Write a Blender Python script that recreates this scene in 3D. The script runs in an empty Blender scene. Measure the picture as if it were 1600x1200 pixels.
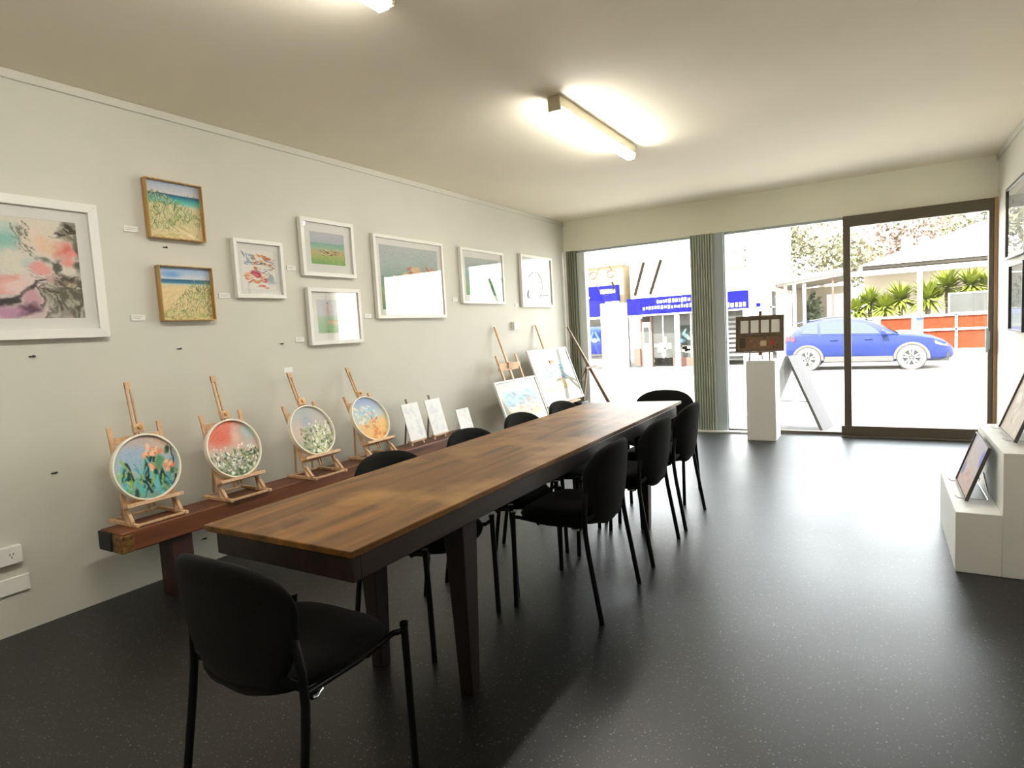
import bpy, math, random
import numpy as np
from mathutils import Vector, Matrix
random.seed(7)
rng = np.random.default_rng(11)
SC = bpy.context.scene
COL = SC.collection
PI = math.pi

# ------------------------------------------------------------------ helpers
def lin(c):
    return tuple((x / 12.92 if x <= 0.04045 else ((x + 0.055) / 1.055) ** 2.4) for x in c)

def srgb(r, g, b):
    return lin((r / 255.0, g / 255.0, b / 255.0))

class MB:
    """collects shapes, then links them as one mesh object"""
    def __init__(self):
        self.v = []; self.f = []; self.mi = []; self.cur = 0
    def add(self, vs, fs):
        o = len(self.v)
        self.v.extend([tuple(p) for p in vs])
        for f in fs:
            self.f.append(tuple(i + o for i in f)); self.mi.append(self.cur)
        return self
    def box(self, lo, hi, M=None):
        (a, b, c), (d, e, g) = lo, hi
        vs = [Vector(p) for p in ((a,b,c),(d,b,c),(d,e,c),(a,e,c),(a,b,g),(d,b,g),(d,e,g),(a,e,g))]
        if M is not None: vs = [M @ p for p in vs]
        return self.add(vs, [(3,2,1,0),(4,5,6,7),(0,1,5,4),(1,2,6,5),(2,3,7,6),(3,0,4,7)])
    def hexa(self, bot, top):
        return self.add(list(bot) + list(top), [(3,2,1,0),(4,5,6,7),(0,1,5,4),(1,2,6,5),(2,3,7,6),(3,0,4,7)])
    def bar(self, a, b, w, h, side=(0,1,0), w2=None, h2=None):
        """rectangular bar from a to b; w measured along 'side', h across it"""
        a = Vector(a); b = Vector(b); d = (b - a).normalized()
        s = Vector(side); s = (s - d * s.dot(d)).normalized(); n = d.cross(s)
        w2 = w if w2 is None else w2; h2 = h if h2 is None else h2
        q = lambda p, ww, hh: [p - s*ww/2 - n*hh/2, p + s*ww/2 - n*hh/2, p + s*ww/2 + n*hh/2, p - s*ww/2 + n*hh/2]
        return self.hexa(q(a, w, h), q(b, w2, h2))
    def tube(self, pts, r, n=10, cap=True):
        pts = [Vector(p) for p in pts]
        rs = r if isinstance(r, (list, tuple)) else [r] * len(pts)
        ref = Vector((0, 0, 1)); vs = []; fs = []
        prev = None
        for i, p in enumerate(pts):
            t = (pts[min(i+1, len(pts)-1)] - pts[max(i-1, 0)]).normalized()
            if prev is None:
                ref = Vector((0,0,1)) if abs(t.z) < 0.9 else Vector((1,0,0))
                x = t.cross(ref).normalized()
            else:
                x = (prev - t * prev.dot(t)).normalized()
            prev = x; y = t.cross(x)
            for k in range(n):
                a = 2*PI*k/n
                vs.append(p + (x*math.cos(a) + y*math.sin(a)) * rs[i])
        for i in range(len(pts)-1):
            for k in range(n):
                k2 = (k+1) % n
                fs.append((i*n+k, i*n+k2, (i+1)*n+k2, (i+1)*n+k))
        if cap:
            fs.append(tuple(reversed(range(n)))); fs.append(tuple(range((len(pts)-1)*n, len(pts)*n)))
        return self.add(vs, fs)
    def lathe(self, prof, n=24, M=None):
        """profile of (r, h) turned about the local z axis"""
        vs = []; fs = []
        for (r, h) in prof:
            for k in range(n):
                a = 2*PI*k/n; p = Vector((r*math.cos(a), r*math.sin(a), h))
                vs.append(M @ p if M is not None else p)
        for i in range(len(prof)-1):
            for k in range(n):
                k2 = (k+1) % n
                fs.append((i*n+k, i*n+k2, (i+1)*n+k2, (i+1)*n+k))
        return self.add(vs, fs)
    def prism(self, poly, lo, hi, axis='y'):
        """2-D outline pushed along an axis"""
        def P(a, b, t):
            return {'y': (a, t, b), 'x': (t, a, b), 'z': (a, b, t)}[axis]
        n = len(poly)
        vs = [P(a, b, lo) for a, b in poly] + [P(a, b, hi) for a, b in poly]
        fs = [tuple(range(n)), tuple(reversed(range(n, 2*n)))] + [(i, i+n, (i+1) % n + n, (i+1) % n) for i in range(n)]
        return self.add(vs, fs)
    def grid(self, P):
        R, C_ = len(P), len(P[0])
        vs = [p for row in P for p in row]
        fs = [(i*C_+j, i*C_+j+1, (i+1)*C_+j+1, (i+1)*C_+j) for i in range(R-1) for j in range(C_-1)]
        return self.add(vs, fs)
    def build(self, name, mat, parent=None, smooth=None, bevel=0.0, seg=2, loc=None):
        me = bpy.data.meshes.new(name)
        me.from_pydata(self.v, [], self.f)
        mats = mat if isinstance(mat, (list, tuple)) else [mat]
        for m in mats: me.materials.append(m)
        if len(mats) > 1: me.polygons.foreach_set('material_index', self.mi)
        import bmesh
        bm = bmesh.new(); bm.from_mesh(me)
        bmesh.ops.recalc_face_normals(bm, faces=bm.faces)
        bm.to_mesh(me); bm.free()
        if smooth is not None:
            me.polygons.foreach_set('use_smooth', [True] * len(me.polygons))
            me.set_sharp_from_angle(angle=math.radians(smooth))
        o = bpy.data.objects.new(name, me); COL.objects.link(o)
        if parent: o.parent = parent
        if loc: o.location = loc
        if bevel:
            b = o.modifiers.new('bevel', 'BEVEL'); b.width = bevel; b.segments = seg
            b.limit_method = 'ANGLE'; b.angle_limit = math.radians(40)
            me.polygons.foreach_set('use_smooth', [True] * len(me.polygons))
            me.set_sharp_from_angle(angle=math.radians(35))
        return o

def tag(o, label=None, cat=None, group=None, kind=None):
    if label: o['label'] = label
    if cat: o['category'] = cat
    if group: o['group'] = group
    if kind: o['kind'] = kind
    return o

def thing(name, label, cat, loc=(0,0,0), rz=0.0, group=None):
    o = bpy.data.objects.new(name, None); COL.objects.link(o)
    o.location = loc; o.rotation_euler = (0, 0, rz); o.empty_display_size = 0.1
    return tag(o, label, cat, group)

def struct(o):
    o['kind'] = 'structure'; return o

def dup(root, loc, rz, label, group=None):
    r = root.copy(); COL.objects.link(r); r.location = loc; r.rotation_euler = (0, 0, rz); r['label'] = label
    if group: r['group'] = group
    for ch in list(root.children):
        c = ch.copy(); COL.objects.link(c); c.parent = r
        for g in list(ch.children):
            d = g.copy(); COL.objects.link(d); d.parent = c
    return r

# ------------------------------------------------------------------ materials
def mat(name, col, rough=0.6, metal=0.0, spec=0.5, var=0.0, vscale=8.0, bump=0.0, bscale=60.0, col2=None, stretch=None, sheen=0.0, coat=0.0):
    m = bpy.data.materials.new(name); m.use_nodes = True
    nt = m.node_tree; N = nt.nodes; L = nt.links; p = N['Principled BSDF']
    p.inputs['Base Color'].default_value = (*col, 1); p.inputs['Roughness'].default_value = rough
    p.inputs['Metallic'].default_value = metal; p.inputs['Specular IOR Level'].default_value = spec
    if sheen: p.inputs['Sheen Weight'].default_value = sheen
    if coat: p.inputs['Coat Weight'].default_value = coat; p.inputs['Coat Roughness'].default_value = 0.15
    if var or col2 or bump:
        tc = N.new('ShaderNodeTexCoord'); mp = N.new('ShaderNodeMapping')
        if stretch: mp.inputs['Scale'].default_value = stretch
        L.new(tc.outputs['Object'], mp.inputs['Vector'])
    if var or col2:
        nz = N.new('ShaderNodeTexNoise'); nz.inputs['Scale'].default_value = vscale; nz.inputs['Detail'].default_value = 6
        L.new(mp.outputs['Vector'], nz.inputs['Vector'])
        rp = N.new('ShaderNodeValToRGB')
        c2 = col2 if col2 else tuple(max(0, c * (1 - var)) for c in col)
        c1 = col if col2 else tuple(min(1, c * (1 + var * 0.5)) for c in col)
        rp.color_ramp.elements[0].position = 0.3; rp.color_ramp.elements[0].color = (*c2, 1)
        rp.color_ramp.elements[1].position = 0.7; rp.color_ramp.elements[1].color = (*c1, 1)
        L.new(nz.outputs['Fac'], rp.inputs['Fac']); L.new(rp.outputs['Color'], p.inputs['Base Color'])
    if bump:
        nb = N.new('ShaderNodeTexNoise'); nb.inputs['Scale'].default_value = bscale; nb.inputs['Detail'].default_value = 4
        L.new(mp.outputs['Vector'], nb.inputs['Vector'])
        bp_ = N.new('ShaderNodeBump'); bp_.inputs['Strength'].default_value = bump; bp_.inputs['Distance'].default_value = 0.01
        L.new(nb.outputs['Fac'], bp_.inputs['Height']); L.new(bp_.outputs['Normal'], p.inputs['Normal'])
    return m

def glass_mat(name, rough=0.0, tint=(1,1,1), f0=0.05):
    m = bpy.data.materials.new(name); m.use_nodes = True
    nt = m.node_tree; N = nt.nodes; L = nt.links; N.remove(N['Principled BSDF'])
    out = N['Material Output']; t = N.new('ShaderNodeBsdfTransparent'); t.inputs['Color'].default_value = (*tint, 1)
    g = N.new('ShaderNodeBsdfGlossy'); g.inputs['Roughness'].default_value = rough
    # Schlick reflectance of a thin pane (the same from both sides)
    lw = N.new('ShaderNodeLayerWeight'); lw.inputs['Blend'].default_value = 0.5
    pw = N.new('ShaderNodeMath'); pw.operation = 'POWER'; pw.inputs[1].default_value = 5.0; L.new(lw.outputs['Facing'], pw.inputs[0])
    ma = N.new('ShaderNodeMath'); ma.operation = 'MULTIPLY_ADD'; ma.inputs[1].default_value = 1.0 - f0; ma.inputs[2].default_value = f0
    L.new(pw.outputs[0], ma.inputs[0])
    mx = N.new('ShaderNodeMixShader'); L.new(ma.outputs[0], mx.inputs['Fac'])
    L.new(t.outputs[0], mx.inputs[1]); L.new(g.outputs[0], mx.inputs[2]); L.new(mx.outputs[0], out.inputs['Surface'])
    return m

def emit_mat(name, col, s):
    m = bpy.data.materials.new(name); m.use_nodes = True
    p = m.node_tree.nodes['Principled BSDF']
    p.inputs['Base Color'].default_value = (*col, 1); p.inputs['Emission Color'].default_value = (*col, 1); p.inputs['Emission Strength'].default_value = s
    return m

def paint_mat(name, rough=0.55, spec=0.3):
    m = bpy.data.materials.new(name); m.use_nodes = True
    nt = m.node_tree; p = nt.nodes['Principled BSDF']
    a = nt.nodes.new('ShaderNodeVertexColor'); a.layer_name = 'Col'
    nt.links.new(a.outputs['Color'], p.inputs['Base Color']); p.inputs['Roughness'].default_value = rough
    p.inputs['Specular IOR Level'].default_value = spec
    return m

def wood_mat(name, c1, c2, rough=0.4, axis='y', scale=1.0, spec=0.5, c3=None, bump=0.15, blotch=0.0):
    """plank grain running along one local axis"""
    m = bpy.data.materials.new(name); m.use_nodes = True
    nt = m.node_tree; N = nt.nodes; L = nt.links; p = N['Principled BSDF']
    tc = N.new('ShaderNodeTexCoord'); mp = N.new('ShaderNodeMapping')
    s = {'x': (1.2, 16, 16), 'y': (16, 1.2, 16), 'z': (16, 16, 1.2)}[axis]
    mp.inputs['Scale'].default_value = tuple(k * scale for k in s)
    L.new(tc.outputs['Object'], mp.inputs['Vector'])
    nz = N.new('ShaderNodeTexNoise'); nz.inputs['Scale'].default_value = 1.6; nz.inputs['Detail'].default_value = 8
    nz.inputs['Distortion'].default_value = 0.6
    L.new(mp.outputs['Vector'], nz.inputs['Vector'])
    rp = N.new('ShaderNodeValToRGB')
    rp.color_ramp.elements[0].position = 0.32; rp.color_ramp.elements[0].color = (*c2, 1)
    rp.color_ramp.elements[1].position = 0.68; rp.color_ramp.elements[1].color = (*c1, 1)
    L.new(nz.outputs['Fac'], rp.inputs['Fac'])
    src = rp.outputs['Color']
    if blotch and c3:
        n2 = N.new('ShaderNodeTexNoise'); n2.inputs['Scale'].default_value = blotch; n2.inputs['Detail'].default_value = 5
        L.new(tc.outputs['Object'], n2.inputs['Vector'])
        r2 = N.new('ShaderNodeValToRGB'); r2.color_ramp.elements[0].position = 0.48; r2.color_ramp.elements[1].position = 0.72
        r2.color_ramp.elements[0].color = (0,0,0,1); r2.color_ramp.elements[1].color = (1,1,1,1)
        L.new(n2.outputs['Fac'], r2.inputs['Fac'])
        mx = N.new('ShaderNodeMix'); mx.data_type = 'RGBA'; mx.inputs['B'].default_value = (*c3, 1)
        L.new(r2.outputs['Color'], mx.inputs['Factor']); L.new(src, mx.inputs['A']); src = mx.outputs['Result']
    L.new(src, p.inputs['Base Color'])
    p.inputs['Roughness'].default_value = rough; p.inputs['Specular IOR Level'].default_value = spec
    if bump:
        b = N.new('ShaderNodeBump'); b.inputs['Strength'].default_value = bump; b.inputs['Distance'].default_value = 0.004
        L.new(nz.outputs['Fac'], b.inputs['Height']); L.new(b.outputs['Normal'], p.inputs['Normal'])
    return m

M = {}
M['wall'] = mat('painted_wall', (0.63, 0.615, 0.535), 0.6, var=0.05, vscale=1.3, bump=0.03, bscale=14, spec=0.35)
M['ceil'] = mat('ceiling_paint', (0.92, 0.85, 0.71), 0.75, var=0.05, vscale=0.8, spec=0.2)
M['bulk'] = mat('header_paint', (0.93, 0.90, 0.77), 0.65, var=0.05, vscale=1.5, spec=0.25)
M['white'] = mat('white_paint', (0.80, 0.79, 0.75), 0.45)
M['plinth'] = mat('plinth_white', (0.80, 0.80, 0.76), 0.5, var=0.03, vscale=3)
M['frame_white'] = mat('white_frame', (0.80, 0.785, 0.73), 0.4)
M['matboard'] = mat('mat_board', (0.78, 0.765, 0.72), 0.8, spec=0.2)
M['card'] = mat('white_card', (0.86, 0.86, 0.85), 0.6, spec=0.3)
M['ink'] = mat('grey_ink', (0.30, 0.30, 0.30), 0.7)
M['oak'] = wood_mat('oak_frame', srgb(205,168,105), srgb(160,118,62), 0.45, 'z', 2.0)
M['easel'] = wood_mat('easel_beech', srgb(220,184,146), srgb(190,150,112), 0.5, 'z', 2.0, spec=0.35)
M['easel_pale'] = wood_mat('easel_pine', srgb(228,194,158), srgb(206,166,128), 0.5, 'z', 2.0, spec=0.35)
M['easel_dark'] = wood_mat('easel_walnut', srgb(136,104,78), srgb(100,74,54), 0.5, 'z', 2.0)
M['brass'] = mat('brass_knob', srgb(200,160,90), 0.35, metal=0.8)
M['rim'] = mat('cream_rim', srgb(246,240,222), 0.5)
M['table_top'] = wood_mat('table_top_wood', srgb(130,88,38), srgb(74,46,17), 0.42, 'y', 0.75, c3=srgb(162,122,72), blotch=3.2, spec=0.30)
M['table_dark'] = wood_mat('table_dark_wood', srgb(46,29,23), srgb(28,17,13), 0.5, 'y', 0.8)
M['table_leg'] = wood_mat('table_leg_wood', srgb(44,28,22), srgb(26,16,12), 0.5, 'z', 0.8)
M['bench'] = wood_mat('bench_redwood', srgb(124,72,42), srgb(72,41,24), 0.5, 'y', 0.6, spec=0.4)
M['bench_leg'] = wood_mat('bench_leg_redwood', srgb(66,32,20), srgb(38,19,13), 0.55, 'z', 0.8)
M['bench_end'] = mat('bench_black_end', srgb(22,20,16), 0.6, var=0.3)
M['gilt'] = mat('worn_gilt', srgb(140,104,42), 0.5, metal=0.1, col2=srgb(74,42,23), vscale=46)
M['fabric'] = mat('black_fabric', (0.006, 0.006, 0.0052), 0.95, var=0.3, vscale=300, bump=0.25, bscale=500, spec=0.15, sheen=0.03)
M['black_metal'] = mat('black_metal', (0.004, 0.004, 0.004), 0.4, spec=0.22)
M['chrome'] = mat('chrome', (0.75, 0.75, 0.75), 0.12, metal=1.0)
M['bronze'] = mat('bronze_aluminium', srgb(96,86,70), 0.4, metal=0.1)
M['tan_trim'] = mat('tan_timber_trim', srgb(178,140,104), 0.5)
M['post_dark'] = mat('dark_green_grey_post', srgb(128,128,108), 0.5)
M['pier'] = mat('grey_green_pier', srgb(172,178,162), 0.5)
M['jamb_light'] = mat('lit_jamb_metal', srgb(214,220,218), 0.4)  # jamb tone lightened to imitate light on the receding reveal
M['pier_light'] = mat('pale_grey_metal', srgb(178,186,188), 0.4)
M['glass'] = glass_mat('window_glass', 0.0, (0.97, 0.985, 0.98))
M['pglass'] = glass_mat('picture_glass', 0.0, (1, 1, 1), f0=0.105)
M['eglass'] = glass_mat('easel_print_glass', 0.0, (1, 1, 1), f0=0.042)
M['mat_dim'] = mat('dimmed_mat_board', (0.42, 0.405, 0.36), 0.8, spec=0.2)  # same mat board, darkened in colour to stand for weaker light
M['tube'] = emit_mat('tube_diffuser', (1.0, 0.97, 0.90), 19.0)
M['lamp_body'] = mat('lamp_body', srgb(206,196,172), 0.5)
M['lamp_cap'] = mat('lamp_cap', srgb(206,196,172), 0.5)
M['plastic'] = mat('white_plastic', (0.80, 0.79, 0.74), 0.35)
M['hole'] = mat('dark_slot', (0.03, 0.03, 0.03), 0.6)
M['paint'] = paint_mat('painted_canvas')
M['paper'] = paint_mat('printed_paper', 0.75, 0.15)
M['black_frame'] = mat('black_frame', (0.015, 0.015, 0.015), 0.35)
M['grey_frame'] = mat('dark_grey_frame', srgb(78,74,68), 0.4)
M['brown_board'] = wood_mat('brown_board', srgb(112,88,62), srgb(84,64,44), 0.55, 'x', 1.0)
M['decal'] = mat('window_decal', srgb(150,144,128), 0.6)
M['decal_pale'] = mat('window_decal_pale', srgb(170,170,160), 0.6)
# outdoor
M['road'] = mat('sunlit_road', (0.42, 0.39, 0.35), 0.9, var=0.12, vscale=0.5, spec=0.1)
M['foot'] = mat('footpath_concrete', (0.22, 0.20, 0.195), 0.9, var=0.1, vscale=2)
M['oline'] = mat('facade_line', (0.085, 0.075, 0.064), 0.9, spec=0.0)
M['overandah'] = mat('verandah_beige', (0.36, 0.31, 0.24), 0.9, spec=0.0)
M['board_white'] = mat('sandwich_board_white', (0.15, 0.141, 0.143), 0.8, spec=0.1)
M['ow'] = mat('outdoor_white', (0.70, 0.69, 0.66), 0.8, spec=0.2)
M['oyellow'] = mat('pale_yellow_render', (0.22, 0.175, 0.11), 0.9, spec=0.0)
M['oblue'] = mat('blue_fascia', (0.006, 0.006, 0.078), 0.9, spec=0.0)
M['odark'] = mat('shop_dark', (0.03, 0.03, 0.026), 0.6, var=0.3, vscale=2)
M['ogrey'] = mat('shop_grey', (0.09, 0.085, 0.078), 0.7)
M['ored'] = mat('red_brown_timber', (0.10, 0.045, 0.033), 0.7)
M['obrick'] = mat('orange_red_brick', (0.125, 0.030, 0.014), 0.9, col2=(0.085, 0.018, 0.008), vscale=14, spec=0.0)
M['obeige'] = mat('beige_wall', (0.16, 0.135, 0.105), 0.9)
M['leaf'] = mat('strap_leaf', (0.19, 0.225, 0.03), 0.7, spec=0.1, var=0.35, vscale=3)
M['leaf_tree'] = mat('pale_tree_leaf', (0.15, 0.142, 0.09), 0.9, spec=0.0, var=0.35, vscale=1.2)
M['leaf_rust'] = mat('rusty_tree_leaf', (0.165, 0.125, 0.10), 0.9, spec=0.0, var=0.35, vscale=1.2)
M['leaf_dark'] = mat('conifer_leaf', (0.06, 0.075, 0.035), 0.7, var=0.35, vscale=4)
M['bark'] = mat('bark', (0.16, 0.13, 0.10), 0.9, var=0.3)
M['car'] = mat('blue_car_paint', (0.0045, 0.0115, 0.070), 0.4, metal=0.0, spec=0.2, coat=0.08)
M['car_glass'] = mat('car_window_glass', (0.012, 0.018, 0.018), 0.06, spec=0.8)
M['clad'] = mat('grey_car_cladding', (0.05, 0.047, 0.044), 0.7)
M['tyre'] = mat('dusty_tyre', (0.09, 0.085, 0.08), 0.9)
M['alloy'] = mat('alloy_wheel', (0.11, 0.105, 0.10), 0.5)
M['dark'] = mat('dark_gap', (0.012, 0.012, 0.012), 0.8)
M['tail'] = mat('red_tail_lamp', (0.12, 0.006, 0.01), 0.2)
M['headlamp'] = mat('head_lamp', (0.4, 0.42, 0.45), 0.1)

def floor_mat():
    m = bpy.data.materials.new('speckled_black_vinyl'); m.use_nodes = True
    nt = m.node_tree; N = nt.nodes; L = nt.links; p = N['Principled BSDF']
    tc = N.new('ShaderNodeTexCoord')
    def speck(scale, r0, r1, keep):
        vo = N.new('ShaderNodeTexVoronoi'); vo.inputs['Scale'].default_value = scale
        L.new(tc.outputs['Object'], vo.inputs['Vector'])
        a = N.new('ShaderNodeMapRange'); a.inputs['From Min'].default_value = r0; a.inputs['From Max'].default_value = r1
        a.inputs['To Min'].default_value = 1; a.inputs['To Max'].default_value = 0; L.new(vo.outputs['Distance'], a.inputs['Value'])
        s = N.new('ShaderNodeSeparateColor'); L.new(vo.outputs['Color'], s.inputs['Color'])
        g = N.new('ShaderNodeMath'); g.operation = 'GREATER_THAN'; g.inputs[1].default_value = keep; L.new(s.outputs[0], g.inputs[0])
        q = N.new('ShaderNodeMath'); q.operation = 'MULTIPLY'; L.new(a.outputs['Result'], q.inputs[0]); L.new(g.outputs[0], q.inputs[1])
        q2 = N.new('ShaderNodeMath'); q2.operation = 'MULTIPLY'; L.new(q.outputs[0], q2.inputs[0]); L.new(s.outputs[1], q2.inputs[1])
        return q2.outputs[0]
    s1 = speck(70, 0.10, 0.24, 0.55); s2 = speck(150, 0.12, 0.30, 0.68)
    mx = N.new('ShaderNodeMath'); mx.operation = 'MAXIMUM'; L.new(s1, mx.inputs[0]); L.new(s2, mx.inputs[1])
    nz = N.new('ShaderNodeTexNoise'); nz.inputs['Scale'].default_value = 1.7; nz.inputs['Detail'].default_value = 6
    L.new(tc.outputs['Object'], nz.inputs['Vector'])
    rp = N.new('ShaderNodeValToRGB'); rp.color_ramp.elements[0].color = (0.002, 0.002, 0.0017, 1); rp.color_ramp.elements[1].color = (0.005, 0.005, 0.004, 1)
    L.new(nz.outputs['Fac'], rp.inputs['Fac'])
    # sheet seams
    mp = N.new('ShaderNodeMapping'); mp.inputs['Rotation'].default_value = (0, 0, 0.0)
    L.new(tc.outputs['Object'], mp.inputs['Vector'])
    sx = N.new('ShaderNodeSeparateXYZ'); L.new(mp.outputs['Vector'], sx.inputs[0])
    md = N.new('ShaderNodeMath'); md.operation = 'PINGPONG'; md.inputs[1].default_value = 0.915; L.new(sx.outputs['X'], md.inputs[0])
    se = N.new('ShaderNodeMapRange'); se.inputs['From Min'].default_value = 0.0; se.inputs['From Max'].default_value = 0.004
    se.inputs['To Min'].default_value = 0.5; se.inputs['To Max'].default_value = 0; L.new(md.outputs[0], se.inputs['Value'])
    mc = N.new('ShaderNodeMix'); mc.data_type = 'RGBA'; mc.inputs['B'].default_value = (0.26, 0.26, 0.22, 1)
    L.new(mx.outputs[0], mc.inputs['Factor']); L.new(rp.outputs['Color'], mc.inputs['A'])
    mc2 = N.new('ShaderNodeMix'); mc2.data_type = 'RGBA'; mc2.inputs['B'].default_value = (0.02, 0.02, 0.018, 1)
    L.new(se.outputs['Result'], mc2.inputs['Factor']); L.new(mc.outputs['Result'], mc2.inputs['A'])
    L.new(mc2.outputs['Result'], p.inputs['Base Color'])
    r2 = N.new('ShaderNodeMapRange'); r2.inputs['To Min'].default_value = 0.35; r2.inputs['To Max'].default_value = 0.44
    L.new(nz.outputs['Fac'], r2.inputs['Value']); L.new(r2.outputs['Result'], p.inputs['Roughness'])
    p.inputs['Specular IOR Level'].default_value = 0.62
    nb = N.new('ShaderNodeTexNoise'); nb.inputs['Scale'].default_value = 9; nb.inputs['Detail'].default_value = 3
    L.new(tc.outputs['Object'], nb.inputs['Vector'])
    b = N.new('ShaderNodeBump'); b.inputs['Strength'].default_value = 0.06; b.inputs['Distance'].default_value = 0.01
    L.new(nb.outputs['Fac'], b.inputs['Height']); L.new(b.outputs['Normal'], p.inputs['Normal'])
    return m
M['floor'] = floor_mat()

# ------------------------------------------------------------------ painter (fills colour grids for pictures)
class Pic:
    def __init__(s, w, h, base):
        s.w, s.h = w, h; s.a = np.zeros((h, w, 3)); s.a[:] = np.array(base) / 255.0
        yy, xx = np.mgrid[0:h, 0:w]; s.x = xx / (w - 1.0); s.y = yy / (h - 1.0); s.asp = w / h
    def vgrad(s, stops):
        ys = [t for t, _ in stops]
        for k in range(3):
            s.a[..., k] = np.interp(s.y, ys, [c[k] / 255.0 for _, c in stops])
        return s
    def _put(s, m, col):
        m = np.clip(m, 0, 1)[..., None]; s.a = s.a * (1 - m) + np.array(col) / 255.0 * m
    def blob(s, cx, cy, rx, ry, col, ang=0, soft=0.3, al=1.0):
        dx = (s.x - cx) * s.asp; dy = s.y - cy; c, n = math.cos(ang), math.sin(ang)
        u = (dx * c + dy * n) / rx; v = (-dx * n + dy * c) / ry
        d = np.sqrt(u*u + v*v); s._put(al * (1 - (d - (1 - soft)) / max(soft, 1e-3)), col); return s
    def stroke(s, p, q, w, col, soft=0.5, al=1.0):
        ax, ay = p[0]*s.asp, p[1]; bx, by = q[0]*s.asp, q[1]
        X, Y = s.x*s.asp, s.y; dx, dy = bx-ax, by-ay; l2 = dx*dx + dy*dy + 1e-9
        t = np.clip(((X-ax)*dx + (Y-ay)*dy) / l2, 0, 1); d = np.hypot(X - ax - t*dx, Y - ay - t*dy)
        s._put(al * (1 - (d - w*(1-soft)) / (w*soft + 1e-6)), col); return s
    def rect(s, x0, y0, x1, y1, col, al=1.0):
        s._put(al * ((s.x >= x0) & (s.x <= x1) & (s.y >= y0) & (s.y <= y1)), col); return s
    def scatter(s, n, box, r, cols, ang=(0, 3.1), ratio=0.5, al=0.9, soft=0.4):
        for _ in range(n):
            x = rng.uniform(box[0], box[2]); y = rng.uniform(box[1], box[3]); rr = rng.uniform(*r)
            s.blob(x, y, rr, rr*ratio, cols[rng.integers(len(cols))], rng.uniform(*ang), soft, al)
        return s
    def strokes(s, n, box, ln, w, ang, cols, al=0.8):
        for _ in range(n):
            x = rng.uniform(box[0], box[2]); y = rng.uniform(box[1], box[3]); L_ = rng.uniform(*ln); a = rng.uniform(*ang)
            s.stroke((x, y), (x + L_*math.cos(a)/s.asp, y + L_*math.sin(a)), rng.uniform(*w), cols[rng.integers(len(cols))], 0.6, al)
        return s
    def warp(s, amp, g=9):
        def field():
            c = rng.normal(0, 1, (g+1, g+1)); Y = s.y*(g-1e-6); X = s.x*(g-1e-6); i = Y.astype(int); j = X.astype(int); v = Y-i; u = X-j
            u = u*u*(3-2*u); v = v*v*(3-2*v)
            return (c[i,j]*(1-u)+c[i,j+1]*u)*(1-v) + (c[i+1,j]*(1-u)+c[i+1,j+1]*u)*v
        dx, dy = field()*amp, field()*amp
        jj = np.clip(np.rint((s.x+dx)*(s.w-1)), 0, s.w-1).astype(int); ii = np.clip(np.rint((s.y+dy)*(s.h-1)), 0, s.h-1).astype(int)
        s.a = s.a[ii, jj]; return s
    def noise(s, amt):
        s.a = np.clip(s.a + rng.normal(0, amt, s.a.shape[:2])[..., None], 0, 1); return s
    def lin(s):
        a = np.clip(s.a, 0, 1); return np.where(a <= 0.04045, a / 12.92, ((a + 0.055) / 1.055) ** 2.4)

def sheet(name, pic, parent, place, m=None, mask=None):
    """flat painted sheet; place(u, v) gives the local position, u left-right, v top-bottom"""
    h, w = pic.a.shape[:2]; L_ = pic.lin()
    vs = [place(j / (w-1.0), i / (h-1.0)) for i in range(h) for j in range(w)]
    fs = []
    for i in range(h-1):
        for j in range(w-1):
            fs.append((i*w+j, (i+1)*w+j, (i+1)*w+j+1, i*w+j+1))
    me = bpy.data.meshes.new(name); me.from_pydata([tuple(v) for v in vs], [], fs)
    at = me.color_attributes.new('Col', 'FLOAT_COLOR', 'POINT')
    buf = np.ones((h*w, 4), dtype=np.float32); buf[:, :3] = L_.reshape(-1, 3)
    at.data.foreach_set('color', buf.ravel())
    me.materials.append(m or M['paint'])
    o = bpy.data.objects.new(name, me); COL.objects.link(o); o.parent = parent
    return o

def disc_sheet(name, pic, parent, place, m=None, rings=48, segs=140):
    """round painted sheet sampled from the colour grid; place(a, b) with a, b in -1..1"""
    h, w = pic.a.shape[:2]; L_ = pic.lin(); vs = [place(0, 0)]; cs = [L_[h//2, w//2]]
    for r in range(1, rings+1):
        for k in range(segs):
            t = 2*PI*k/segs; a = r/rings*math.cos(t); b = r/rings*math.sin(t)
            vs.append(place(a, b)); cs.append(L_[min(h-1, max(0, int((0.5-b/2)*(h-1)+0.5))), min(w-1, max(0, int((0.5+a/2)*(w-1)+0.5)))])
    fs = [(0, 1+k, 1+(k+1) % segs) for k in range(segs)]
    for r in range(rings-1):
        for k in range(segs):
            a0 = 1+r*segs+k; a1 = 1+r*segs+(k+1) % segs
            fs.append((a0, a0+segs, a1+segs, a1))
    me = bpy.data.meshes.new(name); me.from_pydata([tuple(v) for v in vs], [], fs)
    at = me.color_attributes.new('Col', 'FLOAT_COLOR', 'POINT')
    buf = np.ones((len(vs), 4), dtype=np.float32); buf[:, :3] = np.array(cs); at.data.foreach_set('color', buf.ravel())
    me.materials.append(m or M['paint'])
    o = bpy.data.objects.new(name, me); COL.objects.link(o); o.parent = parent
    return o
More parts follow.
